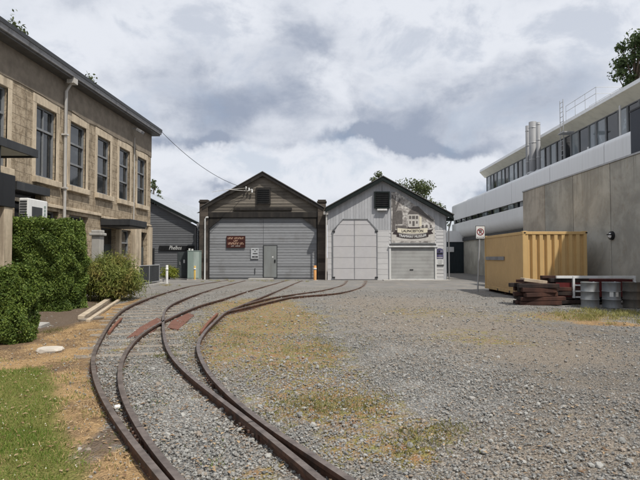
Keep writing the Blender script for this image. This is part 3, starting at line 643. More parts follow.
# tall tree behind the modern building
tree('tall dark leafy tree rising behind the roof of the white building', 21.2, 36, 17.3, 2.9, 4.5, 8500, .24, M['tree'], .3, 75, True, seed=4)
tree('dark leafy tree at the right edge behind the white building roof', 24.2, 37, 19.0, 2.1, 6, 6000, .30, M['tree'], .3, 40, True, seed=9)
tree('olive green tree with its crown showing above the right slope of the museum roof', 9.3, 58, 9.7, 3.6, 3, 9500, .24, M['tree2'], .25, 60, seed=3)
tree('sparse olive tree peeping over the ridge of the museum roof', 5.2, 58, 10.9, 1.5, 4, 1900, .24, M['tree2'], .2, 22, seed=6)
tree('thin twiggy tree between the sandstone building and the slate blue cottage', *PY(152, 250, 46)[:2], 8.5, 1.0, 4, 900, .2, M['tree2'], .12, 16, seed=5)
# ------------------------------------------------------------------ sandstone building
XL = -11.0; YE = 31.75; YN = 2.0
YE = PX(150.5, 200, XL).y
sb = thing('sandstone_building', 'old two storey sandstone building with tall sash windows along the left side', 'building', (XL, 20, 0))
SILL, HEAD = 4.62, 7.36
w0_ = PX(7, 140, XL).y
ups = [(w0_-1.42, w0_)]+[(PX(a, v, XL).y, PX(a, v, XL).y+1.42) for a, v in ((36, 142), (70.1, 155), (97.3, 163), (119.2, 172), (137.3, 179))]
ups = [(ups[0][0]-2.56*k_, ups[0][1]-2.56*k_) for k_ in (5, 4, 3, 2, 1)]+ups

ups = [u for u in ups if u[0] > 3]
u_ = lambda x, v=235: PX(x, v, XL).y
LD = [(u_(101), u_(115.5)), (u_(118.5), u_(131)), (u_(137.5), u_(147))]
lows = [(u_(42), u_(58.5), 1.5, 3.42), (u_(69), u_(88), 1.5, 3.4), (*LD[0], .0, 3.05), (*LD[1], .9, 3.05), (*LD[2], .0, 3.05), (u_(14), u_(40.5), .0, 4.0)]
holes = [(a, b, SILL, HEAD) for a, b in ups]+lows
def holed(mb, a0, a1, z0, z1, hs, P, depth):
    """P(a,z,d) -> point; front faces with openings and reveals"""
    As = sorted({a0, a1, *[h_[0] for h_ in hs], *[h_[1] for h_ in hs]}); Zs = sorted({z0, z1, *[h_[2] for h_ in hs], *[h_[3] for h_ in hs]})
    for i in range(len(As)-1):
        for j in range(len(Zs)-1):
            ca, cz = (As[i]+As[i+1])/2, (Zs[j]+Zs[j+1])/2
            if any(h_[0] < ca < h_[1] and h_[2] < cz < h_[3] for h_ in hs): continue
            mb.quad(P(As[i], Zs[j], 0), P(As[i+1], Zs[j], 0), P(As[i+1], Zs[j+1], 0), P(As[i], Zs[j+1], 0))
    for a, b, c_, d_ in hs:
        for p, q_ in (((a, c_), (b, c_)), ((b, c_), (b, d_)), ((b, d_), (a, d_)), ((a, d_), (a, c_))):
            mb.quad(P(*p, 0), P(*q_, 0), P(*q_, depth), P(*p, depth))
PW = lambda a, z, d_: (XL-d_, a, z)
mb = MB(); holed(mb, YN, YE, 0, 7.78, holes, PW, .3)
mb.quad((XL, YE, 0), (XL-12, YE, 0), (XL-12, YE, 7.78), (XL, YE, 7.78)); mb.quad((XL, YN, 0), (XL-12, YN, 0), (XL-12, YN, 7.78), (XL, YN, 7.78))
mb.build('wall', M['sand'], sb)
g0_, g1_ = PX(0, 22, XL+.55), PX(158.5, 130.5, XL+.55); ek_ = (g1_.z-g0_.z)/(g1_.y-g0_.y)
ez = lambda Y: g0_.z-.25+ek_*(Y-g0_.y)      # eave rises slightly towards the far end, as the photo shows
mb = MB(); N_ = 40
ys = np.linspace(YN, YE, N_)
for i in range(N_-1):
    w0, w1 = [7.74+.03*math.sin(t_*2.1)+.02*math.sin(t_*5.3) for t_ in (ys[i], ys[i+1])]
    mb.quad((XL+.035, ys[i], w0), (XL+.035, ys[i+1], w1), (XL+.03, ys[i+1], ez(ys[i+1])), (XL+.03, ys[i], ez(ys[i])))
    mb.quad((XL+.035, ys[i], w0), (XL+.035, ys[i+1], w1), (XL-.02, ys[i+1], w1), (XL-.02, ys[i], w0))
mb.quad((XL+.035, YE+.01, 7.7), (XL-12, YE+.01, 7.7), (XL-12, YE+.01, ez(YE)), (XL+.03, YE+.01, ez(YE)))
mb.build('render', M['rend'], sb)
mb = MB(); Y0, Y1 = YN-.3, YE+.3
mb.add([(XL+.45, Y0, ez(Y0)+.12), (XL+.45, Y1, ez(Y1)+.12), (XL-6, Y1, ez(Y1)+1.5), (XL-6, Y0, ez(Y0)+1.5), (XL-12.4, Y1, ez(Y1)+.1), (XL-12.4, Y0, ez(Y0)+.1),
        (XL+.45, Y0, ez(Y0)+.02), (XL+.45, Y1, ez(Y1)+.02), (XL-12.4, Y1, ez(Y1)-.02), (XL-12.4, Y0, ez(Y0)-.02)],
       [(0, 1, 2, 3), (3, 2, 4, 5), (6, 7, 8, 9), (0, 1, 7, 6), (1, 2, 4, 8, 7), (0, 3, 5, 9, 6)])
mb.build('roof', M['iron'], sb)
mb = MB()
for i in range(20):
    a, b = Y0+(Y1-Y0)*i/20, Y0+(Y1-Y0)*(i+1)/20
    for (x0, x1, z0, z1) in ((.30, .58, .1, .33),):
        mb.add([(XL+x0, a, ez(a)+z0), (XL+x1-.05, a, ez(a)+z0), (XL+x1, a, ez(a)+z1), (XL+x0, a, ez(a)+z1), (XL+x0, b, ez(b)+z0), (XL+x1-.05, b, ez(b)+z0), (XL+x1, b, ez(b)+z1), (XL+x0, b, ez(b)+z1)],
               [(0, 1, 5, 4), (1, 2, 6, 5), (3, 2, 6, 7)]+([(0, 1, 2, 3)] if i == 0 else [])+([(4, 5, 6, 7)] if i == 19 else []))
mb.build('gutter', M['gutter'], sb)
mb = MB()
for i in range(20):
    a, b = Y0+(Y1-Y0)*i/20, Y0+(Y1-Y0)*(i+1)/20
    mb.quad((XL+.592, a, ez(a)+.27), (XL+.592, b, ez(b)+.27), (XL+.592, b, ez(b)+.42), (XL+.592, a, ez(a)+.42)); mb.quad((XL+.592, a, ez(a)+.42), (XL+.592, b, ez(b)+.42), (XL+.2, b, ez(b)+.46), (XL+.2, a, ez(a)+.46))
    mb.quad((XL+.592, a, ez(a)+.27), (XL+.592, b, ez(b)+.27), (XL+.2, b, ez(b)+.36), (XL+.2, a, ez(a)+.36))
mb.build('roof_edge', M['dark'], sb)
mb = MB(); yp = PX(65.5, 150, XL+.13).y; e_ = ez(yp)
mb.tube([(XL+.42, yp, e_+.05), (XL+.3, yp, e_-.15), (XL+.13, yp, e_-.45), (XL+.13, yp, 0)], .06, 10); mb.box(XL+.22, XL+.52, yp-.16, yp+.16, e_-.14, e_+.2)
for z_ in (2.2, 4.4, 6.6): mb.box(XL, XL+.22, yp-.1, yp+.1, z_, z_+.06)
mb.build('downpipe', M['pipe'], sb)
def sash(a, b, z0, z1, bars, vbars, dep=.15, fm='frame', gm='glass'):
    mb = MB(); x0, x1 = XL-dep-.05, XL-dep+.03
    t = .07
    for (c_, d_, e1, e2) in ((a, a+t, z0, z1), (b-t, b, z0, z1), (a+t, b-t, z0, z0+.1), (a+t, b-t, z1-t, z1)): mb.box(x0, x1, c_, d_, e1, e2)
    for z_ in bars: mb.box(x0+.004, x1+.02, a+t, b-t, z0+(z1-z0)*z_-.04, z0+(z1-z0)*z_+.04)
    for w_ in vbars: mb.box(x0+.004, x1-.012, a+(b-a)*w_-.025, a+(b-a)*w_+.025, z0+.1, z1-t)
    w = mb.build('window', M[fm], sb)
    MB().quad((x0+.02, a+t, z0+.1), (x0+.02, b-t, z0+.1), (x0+.02, b-t, z1-t), (x0+.02, a+t, z1-t)).build('pane', M[gm], w)
    return w
for i, (a, b) in enumerate(ups):
    w = sash(a, b, SILL, HEAD, (.68,) if i == 6 else (.36, .68), (.5,) if i == 6 else ())
    mb = MB(); mb.box(XL-.25, XL+.16, a-.22, b+.22, SILL-.24, SILL-.005); mb.build('sill', M['trim'], w, .015)
    mb = MB(); tw = .24
    mb.box(XL-.05, XL+.012, a-tw, a, SILL, HEAD+.02); mb.box(XL-.05, XL+.012, b, b+tw, SILL, HEAD+.02); mb.box(XL-.05, XL+.016, a-tw, b+tw, HEAD+.02, HEAD+.36)
    mb.build('surround', M['trim'], w, .01)
for (a, b, z0, z1) in lows[:2]: sash(a, b, z0, z1, (.5,), (.5,), .26, 'frame', 'glass2')
sash(*LD[1], .9, 3.05, (.68, .34), (.5,), .2)
def door(root, a, b, z1, mat):
    d_ = MB(); d_.box(XL-.30, XL-.22, a, b, 0, z1)
    for k_ in range(2):
        w_ = (b-a)/2; d_.box(XL-.22, XL-.19, a+w_*k_+.03, a+w_*(k_+1)-.03, .05, z1-.9); d_.box(XL-.22, XL-.185, a+w_*k_+.12, a+w_*(k_+1)-.12, 1.0, z1-1.1)
    o_ = d_.build('door', mat, root, .008)
    MB().box(XL-.219, XL-.2, a+.08, b-.08, z1-.8, z1-.1).build('fanlight', M['glass2'], o_); MB().tube([(XL-.15, (a+b)/2+.1, .95), (XL-.15, (a+b)/2+.1, 1.2)], .018, 6).build('handle', M['steel'], o_)
door(sb, *LD[0], 3.05, M['dgreen']); door(sb, *LD[2], 3.05, M['dgreen']); door(sb, *lows[5][:2], 4.0, M['dark'])
MB().box(XL, XL+.09, YN, 24.6, 3.55, 3.68).build('string_course', M['trim'], sb, .015)
MB().box(XL, XL+.10, 24.62, YE, 3.46, 3.56).build('string_course', M['trim'], sb, .015)
mb = MB(); mb.box(XL-.02, XL+.25, u_(9), u_(43), 3.92, 4.22); mb.build('lintel_beam', M['dark'], sb, .01)
mb = MB(); a_ = u_(100, 222); b_ = PX(147, 222, XL+1.47).y; mb.box(XL+.02, XL+1.47, a_, b_, 3.12, 3.42); mb.box(XL+.02, XL+1.4, a_+.07, b_-.07, 3.05, 3.12); mb.build('awning', M['dark'], sb, .015)
mb = MB(); mb.box(XL-.1, XL+.2, LD[0][1]+.05, LD[1][0]-.05, 0, 3.05); mb.build('pier', M['trim'], sb, .03); mb = MB(); mb.box(XL-.1, XL+.25, LD[1][1]+.05, LD[2][0]-.05, .95, 3.4); mb.box(XL-.1, XL+.5, LD[1][1], LD[2][0], 0, .95); mb.build('pier', M['trim'], sb, .03); mb = MB(); mb.box(XL-.1, XL+.15, LD[2][1]+.05, YE+.02, 0, 3.4); mb.build('pier', M['trim'], sb, .03)
mb = MB(); mb.box(XL, XL+.18, YN, 24.9, 0, .7); mb.build('plinth', M['conc'], sb, .02)
mb = MB(); mb.box(XL+.02, XL+1.3, 24.6, 31.4, -.02, .12); mb.box(XL+.02, XL+1.0, 24.8, 31.2, .12, .26); mb.build('doorstep', M['conc'], sb, .015)
# near entrance canopy
pr = thing('entrance_porch', 'entrance porch with flat grey canopy, black panel and cream post at the left edge', 'porch', (-9.6, 14, 0))
mb = MB(); mb.box(XL, -9.5, 10.0, 16.5, 4.86, 4.98); mb.build('canopy', M['white'], pr, .01)
mb = MB(); mb.box(-9.5, -9.44, 9.95, 16.56, 4.80, 5.06); mb.box(XL, -9.5, 16.5, 16.56, 4.80, 5.06); mb.build('fascia', M['dark'], pr, .01)
for y_ in (14.6, 11.4): MB().box(-9.75, -9.27, y_, y_+.4, 0, 3.04).build('post', M['trim'], pr, .02)
mb = MB(); mb.box(-9.78, -9.24, 11.35, 15.04, 3.04, 3.98); mb.box(XL, -9.78, 14.9, 15.04, 3.04, 3.98); mb.build('panel', M['black'], pr, .01)
mb = MB(); mb.box(-9.62, -9.56, 14.78, 14.84, 3.98, 4.86); mb.box(-9.62, -9.56, 11.5, 11.56, 3.98, 4.86); mb.build('strut', M['dark'], pr)
# air conditioner
ya_ = PX(28, 210, -10.3).y
ac = thing('air_conditioner', 'white outdoor air conditioner unit on the sandstone wall above the tall hedge', 'air conditioner', (-10.4, 18.4, 2.2))
mb = MB(); mb.box(-10.62, -10.3, ya_+0.000, ya_+1.230, 2.25, 3.62); mb.build('casing', M['acw'], ac, .03)
mb = MB(); mb.box(-10.30, -10.285, ya_+0.230, ya_+0.870, 2.42, 3.35); mb.build('fan_grille', M['grill'], ac, .005)
mb = MB()
for k_ in range(13): mb.box(-10.58, -10.34, ya_+-0.015, ya_+0.002, 2.4+k_*.09, 2.45+k_*.09)
mb.build('side_fins', M['grill'], ac)
for k_ in range(3): mb = MB(); mb.box(-10.30, -10.288, ya_+0.990, ya_+1.090, 3.1+k_*.13, 3.18+k_*.13); mb.build('label_mark', M['green'], ac)
mb = MB(); mb.box(XL, -10.3, ya_+.1, ya_+.17, 2.16, 2.25); mb.box(XL, -10.3, ya_+1.05, ya_+1.12, 2.16, 2.25); mb.build('bracket', M['galv'], ac)
# floodlight
fl = thing('floodlight', 'grey floodlight on a short arm high on the far corner of the sandstone building', 'floodlight', (XL, 29.2, 8.5))
p = PX(136, 131, XL+.25)
mb = MB(); mb.tube([(XL, p.y, p.z+.1), (XL+.25, p.y, p.z+.16), (XL+.42, p.y, p.z+.06)], .03, 6); mb.build('arm', M['galv'], fl)
mb = MB(); mb.obox((XL+.48, p.y, p.z-.02), (.34, .42, .16), ry=.5); mb.build('head', M['gutter'], fl, .02)
mb = MB(); mb.box(XL, XL+.03, p.y-.08, p.y+.08, p.z, p.z+.22); mb.build('mount', M['galv'], fl)
# conduits on the wall
mb = MB(); pc = PX(134.5, 150, XL+.05); mb.tube([(XL+.05, pc.y, 8.3), (XL+.05, pc.y, 3.6)], .028, 6); mb.build('conduit', M['pipe'], sb)
for i, (u, v, ln) in enumerate(((90, 76, .35), (13, 22, .4), (21, 27, .3))):
    p = PX(u, v, XL+.4); r = thing('gutter_weed', ('small green weed growing from the gutter near the downpipe', 'tuft of weeds in the gutter at the top left corner', 'second smaller tuft of weeds in the gutter at the top left')[i], 'plant', (XL+.4, p.y, ez(p.y)+.35), 'weeds growing in the gutter')
    k_ = 60; q = np.stack([XL+.4+rng.normal(0, .08, k_), p.y+rng.normal(0, .14, k_), ez(p.y)+.38+np.abs(rng.normal(0, ln*.5, k_))], 1); leaves('leaf_tuft', q, np.tile([[0, 0, .3]], (k_, 1)), .16, M['tree2'], r, .45)
    MB().tube([(XL+.4, p.y, ez(p.y)+.3), (XL+.42, p.y, ez(p.y)+.4+ln*.6)], .01, 5).build('stem', M['bark'], r)
# concrete gate pier by the shrub
gp = thing('gate_pier', 'grey concrete gate pier with moulded cap behind the shrub', 'pier', (-9.9, 21.9, 0))
mb = MB(); mb.box(-10.05, -9.68, 21.7, 22.1, 0, 2.5); mb.build('shaft', M['conc'], gp, .03)
mb = MB(); mb.box(-10.13, -9.6, 21.62, 22.18, 2.5, 2.62); mb.box(-10.06, -9.67, 21.68, 22.12, 2.62, 2.74); mb.build('cap', M['conc'], gp, .03)
# railing
rl = thing('railing', 'galvanised pipe railing with dark mesh infill beside the sandstone building', 'railing', (-9.8, 28.3, 0))
ry = (26.6, 28.05, 29.7)
mb = MB(); mb.tube([(-9.8, ry[0], 1.14), (-9.8, ry[2], 1.14)], .028, 8); mb.build('top_rail', M['galv'], rl)
mb = MB(); mb.tube([(-9.8, ry[0], .22), (-9.8, ry[2], .22)], .022, 8); mb.build('bottom_rail', M['galv'], rl)
for y in ry: MB().tube([(-9.8, y, 0), (-9.8, y, 1.14)], .026, 8).build('post', M['galv'], rl)
mb = MB()
for k_ in range(62): y = ry[0]+.03+(ry[2]-ry[0]-.06)*k_/61; mb.box(-9.806, -9.794, y-.008, y+.008, .24, 1.11)
for k_ in range(16): z_ = .27+k_*.054; mb.box(-9.803, -9.797, ry[0], ry[2], z_, z_+.016)
mb.build('mesh_panel', M['grill'], rl)
# bollards
def bollard(label, x, y, h, r, mat, cap=True):
    b_ = thing('bollard', label, 'bollard', (x, y, 0)); mb = MB(); mb.lathe([(r, -.05), (r, h-.03), (r*.85, h-.005), (0, h)], (x, y, 0), 14); mb.build('post', mat, b_)
    mb = MB(); mb.lathe([(r+.006, h*.72), (r+.012, h*.72), (r+.012, h*.84), (r+.006, h*.84)], (x, y, 0), 14); mb.build('band', M['white'], b_)
    mb = MB(); mb.lathe([(r*1.9, 0), (r*1.9, .02), (r, .025)], (x, y, 0), 14); mb.build('base', M['conc'], b_)
bollard('white bollard standing left of the slate blue cottage door', *G(166.8, 284)[:2], 1.12, .075, M['white'])
bollard('yellow bollard in front of the pale green cabinet', *G(194.8, 280)[:2], .98, .07, M['yellow'])
bollard('orange bollard at the right end of the timber shed doors', *G(315, 280.5)[:2], 1.02, .1, M['orange'])
# ------------------------------------------------------------------ slate blue cottage
YC = 39.0
ct = thing('cottage', 'slate blue weatherboard building with gable end between the sandstone block and the timber shed', 'building', (-13, YC, 0))
def clad_h(mb, y, zlo, zhi, h, xr, tilt=.022, cutouts=()):
    z = zlo
    while z < zhi-1e-4:
        z2 = min(z+h, zhi); a0, a1 = xr(z); b0, b1 = xr(z2)
        if a1-a0 > .05:
            if b1-b0 < .02: b0 = b1 = (a0+a1)/2; b1 += .01
            mb.add([(a0, y-tilt, z), (a1, y-tilt, z), (b1, y-.003, z2), (b0, y-.003, z2), (a0, y, z), (a1, y, z)], [(0, 1, 2, 3), (4, 5, 1, 0)])
        z = z2
def gable(mb, pts, y0, y1): mb.prism(pts, 'y', y0, y1)
cr = PY(199.5, 224, YC); cl_ = PY(150, 199, YC); sl_ = (cl_.z-cr.z)/(cr.x-cl_.x); ridx = -17.0; rid = cr.z+sl_*(cr.x-ridx)
ex = cr.x-.12
mb = MB(); clad_h(mb, YC, 0, rid-.15, .17, lambda z: (-24.5 if z < cr.z-.3 else ridx-(rid-.25-z)/sl_*1.0, min(ex, ridx+(rid-.25-z)/sl_)))
mb.quad((ex, YC, 0), (ex, YC+33, 0), (ex, YC+33, cr.z-.2), (ex, YC, cr.z-.2)); mb.build('wall', M['slate'], ct)
mb = MB()
for sg in (1, -1):
    xe = ridx+sg*(cr.x-ridx+.05); pts = [(ridx, rid+.1), (xe, cr.z+.07), (xe, cr.z-.14), (ridx, rid-.12)]; mb.prism(pts, 'y', YC-.35, YC-.28)
mb.build('barge_board', M['barge'], ct)
mb = MB()
for sg in (1, -1):
    xe = ridx+sg*(cr.x-ridx+.05); mb.prism([(ridx, rid+.14), (xe, cr.z+.11), (xe, cr.z+.07), (ridx, rid+.1)], 'y', YC-.37, YC+34)
mb.build('roof', M['zinc'], ct)
mb = MB(); mb.box(cr.x-.1, cr.x+.32, YC-.45, YC+.0, cr.z-.3, cr.z+.02); mb.build('gutter_box', M['gutter'], ct, .015)
mb = MB(); mb.tube([(ex-.15, YC-.08, cr.z-.25), (ex-.15, YC-.08, 0)], .045, 8); mb.build('downpipe', M['gutter'], ct)
a, b = PY(178, 252, YC), PY(187.5, 279, YC)
d_ = MB(); d_.box(a.x, b.x, YC-.07, YC-.02, .05, a.z); d_.box(a.x+.1, b.x-.1, YC-.085, YC-.07, .15, a.z-.15); d_ = d_.build('door', M['dgreen'], ct, .008)
MB().box(b.x-.3, b.x-.18, YC-.105, YC-.086, 1.15, 1.4).build('notice', M['white'], d_); MB().box(a.x+.15, a.x+.21, YC-.115, YC-.086, 1.0, 1.25).build('handle', M['steel'], d_)
a, b = PY(147, 248, YC), PY(154.6, 265, YC)
w_ = MB(); w_.box(a.x, b.x, YC-.06, YC-.02, b.z, a.z); w_ = w_.build('window', M['dark'], ct); MB().box(a.x+.08, b.x-.08, YC-.066, YC-.06, b.z+.08, a.z-.08).build('pane', M['glass2'], w_)
a, b = PY(159, 245.6, YC-.12), PY(194, 250.2, YC-.12)
sg = thing('shop_sign', 'long black name board with white script on the slate blue cottage', 'sign', ((a.x+b.x)/2, YC-.1, b.z))
mb = MB(); mb.box(a.x, b.x, YC-.12, YC-.025, b.z, a.z); mb.build('board', M['black'], sg, .01)
text_part('Phelbos', .42, M['white'], ((a.x+b.x)/2-.1, YC-.125, (a.z+b.z)/2), sg, shear=.3, width=.95)
# cabinet
a, b = G(187.2, 280), G(199, 280)
cb = thing('utility_cabinet', 'pale green steel utility cabinet beside the slate blue cottage', 'cabinet', (-9.9, 37.4, 0))
mb = MB(); y0 = a.y; xm = PY(193, 270, y0).x
mb.box(a.x, b.x, y0, y0+.7, .08, 2.0); mb.box(a.x-.02, b.x+.02, y0-.02, y0+.72, 2.0, 2.05); mb.build('body', M['green'], cb, .015)
mb = MB(); mb.box(xm+.02, b.x-.02, y0-.018, y0-.001, .14, 1.96); mb.build('door_leaf', plain('cabinet_green_lit', (.36, .43, .40), .5, .08, 5), cb, .006)  # cabinet green lightened in colour to imitate its lit right face
mb = MB(); mb.box(a.x+.02, xm-.01, y0-.018, y0-.001, .14, 1.96); mb.build('door_leaf', M['green'], cb, .006)
mb = MB(); mb.box(a.x-.02, b.x+.02, y0-.03, y0+.73, 0, .08); mb.build('plinth', M['conc'], cb)
mb = MB(); mb.box(a.x+.05, a.x+.16, y0+.1, y0+.2, 2.05, 2.2); mb.box(a.x+.25, a.x+.36, y0+.1, y0+.2, 2.05, 2.17); mb.build('vent_cap', M['white'], cb)
# ------------------------------------------------------------------ timber tram shed (left)
YS = 37.2
ts = thing('timber_shed', 'weathered grey timber tram shed with bare brown gable and big double doors', 'shed', (-4.8, YS, 0))
q = lambda u, v: PY(u, v, YS)
apex = q(263, 174.5); le, re_ = q(207, 206.5), q(319, 207); dl, dr = q(209.5, 277), q(316.7, 277); dtop = q(263, 218).z; sm_ = q(263.2, 250).x
slL, slR = (apex.z-le.z)/(apex.x-le.x), (apex.z-re_.z)/(re_.x-apex.x)
gz0 = q(263, 213).z
mb = MB(); clad_h(mb, YS, gz0, apex.z-.1, .22, lambda z: (apex.x-(apex.z-.05-z)/slL, apex.x+(apex.z-.05-z)/slR), .03)
mb.build('gable_boards', M['bwood'], ts)
mb = MB()
for pts in ([(apex.x, apex.z+.14), (le.x-.3, le.z-.3*slL+.14), (le.x-.3, le.z-.3*slL-.12), (apex.x, apex.z-.14)], [(apex.x, apex.z+.14), (re_.x+.3, re_.z-.3*slR+.14), (re_.x+.3, re_.z-.3*slR-.12), (apex.x, apex.z-.14)]): mb.prism(pts, 'y', YS-.3, YS-.22)
mb.build('barge_board', M['post'], ts)
mb = MB()
for pts in ([(apex.x, apex.z+.2), (le.x-.4, le.z-.4*slL+.2), (le.x-.4, le.z-.4*slL+.14), (apex.x, apex.z+.14)], [(apex.x, apex.z+.2), (re_.x+.4, re_.z-.4*slR+.2), (re_.x+.4, re_.z-.4*slR+.14), (apex.x, apex.z+.14)]): mb.prism(pts, 'y', YS-.34, YS+20)
mb.build('roof', M['iron'], ts)
for u0, u1, top in ((200.4, 208.2, 200), (317.8, 326, 200)):
    a, b = q(u0, top), q(u1, 279); mb = MB(); mb.box(a.x, b.x, YS-.28, YS+.3, 0, a.z); mb.box(a.x-.05, b.x+.05, YS-.33, YS+.35, a.z-.22, a.z-.1); mb.build('pier', M['pierw'], ts, .02)
a, b = q(205, 212.4), q(322, 217.6)
mb = MB(); mb.box(a.x, b.x, YS-.2, YS+.1, b.z, a.z); mb.build('lintel', M['post'], ts, .02)
a, b = q(234, 208), q(292, 210.5); mb = MB(); mb.box(a.x, b.x, YS-.16, YS-.02, b.z, a.z); mb.build('door_track', M['post'], ts, .01)
mb = MB(); mb.box(le.x, re_.x, YS+.05, YS+20, 0, le.z-.3); mb.build('side_walls', M['gwood'], ts)
# doors
YD = YS+.02
def leaf(x0, x1, cham_left):
    mb = MB(); clad_h(mb, YD, .13, dtop, .2, lambda z: (x0, x1), .02); mb.box(x0, x1, YD-.0, YD+.05, .1, dtop); return mb.build('door_leaf', M['gwood'], ts)
leaf(dl.x, sm_-.012, True); leaf(sm_+.012, dr.x, False)
mb = MB(); mb.box(dl.x-.12, dl.x, YS-.12, YS+.1, 0, dtop); mb.box(dr.x, dr.x+.12, YS-.12, YS+.1, 0, dtop); mb.build('door_frame', M['post'], ts, .01)
c0, c1 = q(209.5, 228.5), q(222.5, 218); mb = MB(); mb.prism([(c0.x, c0.z), (c1.x, dtop+.02), (c0.x, dtop+.02)], 'y', YS-.14, YS-.03); mb.build('corner_brace', M['post'], ts)
c0, c1 = q(316.7, 228.5), q(302, 218); mb = MB(); mb.prism([(c0.x, c0.z), (c1.x, dtop+.02), (c0.x, dtop+.02)], 'y', YS-.14, YS-.03); mb.build('corner_brace', M['post'], ts)
a, b = q(257, 188.3), q(270, 203.8)
mb = MB(); mb.box(a.x-.05, b.x+.05, YS-.12, YS-.03, b.z-.05, a.z+.05)
v_ = mb.build('vent', M['post'], ts); mb = MB()
for k_ in range(7): z_ = b.z+.05+k_*(a.z-b.z-.1)/7; mb.obox(((a.x+b.x)/2, YS-.145, z_+.05), (b.x-a.x-.08, .02, .12), rx=.6)
mb.build('louvres', M['dark'], v_)
a, b = q(264, 245.8), q(276.6, 277)
mb = MB(); mb.box(a.x, b.x, YD-.055, YD-.028, .16, a.z); wd = mb.build('wicket_door', plain('wicket_grey', (.20, .215, .215), .7, .12, 3, 0, .2, (.14, .14, .13), .5), ts, .006)
mb = MB(); t = .05
for r_ in ((a.x-t, a.x, .13, a.z+t), (b.x, b.x+t, .13, a.z+t), (a.x, b.x, a.z, a.z+t)): mb.box(r_[0], r_[1], YD-.06, YD-.024, r_[2], r_[3])
mb.build('frame', M['dark'], wd)
h_ = q(275, 261); MB().box(h_.x-.05, h_.x+.05, YD-.09, YD-.05, h_.z-.1, h_.z+.1).build('lock', M['black'], wd); h_ = q(272.8, 257); MB().box(h_.x-.05, h_.x+.05, YD-.062, YD-.055, h_.z-.05, h_.z+.05).build('sticker', M['white'], wd)
mb = MB(); h_ = q(255, 271); mb.box(h_.x-.02, h_.x+.02, YD-.07, YD-.025, h_.z-.2, h_.z+.2); mb.build('pull_handle', M['dark'], ts)
a, b = q(250, 278), q(274, 280); mb = MB(); mb.box(a.x, b.x, YS-1.0, YS-.1, -.02, .1); mb.build('doorstep', M['conc'], ts, .02)
mb = MB(); x = q(206.2, 240).x; zt = q(206, 218).z; mb.tube([(x+.22, YS-.36, zt+.02), (x+.08, YS-.36, zt+.02), (x, YS-.36, zt-.1), (x, YS-.36, 0)], .06, 8); mb.build('downpipe', M['white'], ts)
# signs on the doors
a, b = q(226.7, 235.9), q(245.4, 247.8)
ms = thing('wall_sign', 'maroon sign with cream lettering on the grey shed doors', 'sign', ((a.x+b.x)/2, YS, b.z))
mb = MB(); mb.box(a.x, b.x, YS-.09, YS-.035, b.z, a.z); mb.build('board', M['maroon'], ms, .01)
W_ = b.x-a.x; H_ = a.z-b.z
for row, (fx, words, hz_) in enumerate(((.86, (5, 9), .15), (.24, (3,), .13), (.84, (11, 4), .17), (.5, (3, 5), .08))):   # rows of lettering too small to read in the photo
    mb = MB(); zc = a.z-H_*(.2, .42, .64, .85)[row]; tot = sum(words)+len(words)-1; cw = W_*fx/tot; x = (a.x+b.x)/2-W_*fx/2
    for w_ in words:
        for k_ in range(w_):
            hh = H_*hz_*.5; mb.box(x+cw*.12, x+cw*.34, YS-.097, YS-.091, zc-hh, zc+hh)
            mb.box(x+cw*.34, x+cw*.82, YS-.097, YS-.091, zc+(hh*.4 if k_ % 3 else -hh), zc+(hh if k_ % 3 else -hh*.4))
            if k_ % 2: mb.box(x+cw*.62, x+cw*.84, YS-.0965, YS-.0905, zc-hh, zc+hh*.35)
            x += cw
        x += cw
    mb.build('lettering', M['orangeletter'] if row < 3 else M['plight'], ms)
a, b = q(251, 248), q(258.8, 258.8)
ns = thing('notice', 'small grey notice beside the wicket door of the timber shed', 'notice', ((a.x+b.x)/2, YS, b.z))
mb = MB(); mb.box(a.x, b.x, YS-.07, YS-.03, b.z, a.z); mb.build('plate', plain('notice_grey', (.42, .44, .46), .5, .06, 5), ns, .006)
mb = MB(); w_ = b.x-a.x; h_ = a.z-b.z
for (f0, f1, g0, g1) in ((.15, .45, .82, .88), (.6, .88, .82, .88), (.45, .62, .66, .74), (.25, .85, .44, .52), (.15, .5, .12, .24), (.56, .9, .12, .24)): mb.box(a.x+w_*f0, a.x+w_*f1, YS-.076, YS-.071, b.z+h_*g0, b.z+h_*g1)
mb.build('printing', M['dark'], ns)
# ------------------------------------------------------------------ museum shed (right)
YM = 36.2
mu = thing('museum_shed', 'pale grey and white gabled tram museum shed with roller door', 'shed', (4, YM, 0))
q = lambda u, v: PY(u, v, YM)
apex = q(382.5, 180); wl, wr = q(327.5, 240).x, q(446.7, 240).x; le, re_ = q(327.3, 210.5), q(451.5, 218.5)
slL, slR = (apex.z-le.z)/(apex.x-le.x), (apex.z-re_.z)/(re_.x-apex.x)
zsplit = q(350, 230).z
def clad_v(mb, y, x0, x1, zlo, ztop, step=.2):
    x = x0
    while x < x1-1e-3:
        x2 = min(x+step, x1); za_, zb_ = ztop(x), ztop(x2)
        mb.add([(x, y-.012, zlo), (x2-.018, y-.012, zlo), (x2-.018, y-.012, zb_), (x, y-.012, za_)], [(0, 1, 2, 3)]); mb.add([(x2-.018, y, zlo), (x2, y, zlo), (x2, y, zb_), (x2-.018, y, zb_)], [(0, 1, 2, 3)]); x = x2
ztop = lambda x: (apex.z-.05-(apex.x-x)*slL) if x < apex.x else (apex.z-.05-(x-apex.x)*slR)
mb = MB(); clad_v(mb, YM, wl, wr, zsplit, ztop); mb.build('upper_wall', M['wwoodv'], mu)
rdl, rdr = q(390.8, 260).x, q(434.7, 260).x; rdt = q(400, 247.3).z
mb = MB(); clad_h(mb, YM, 0, zsplit, .38, lambda z: (wl, rdl-.1), .012); clad_h(mb, YM, 0, zsplit, .24, lambda z: (rdr+.1, q(443.6, 260).x), .022)
clad_h(mb, YM, rdt+.25, zsplit, .24, lambda z: (rdl-.1, rdr+.1), .022)
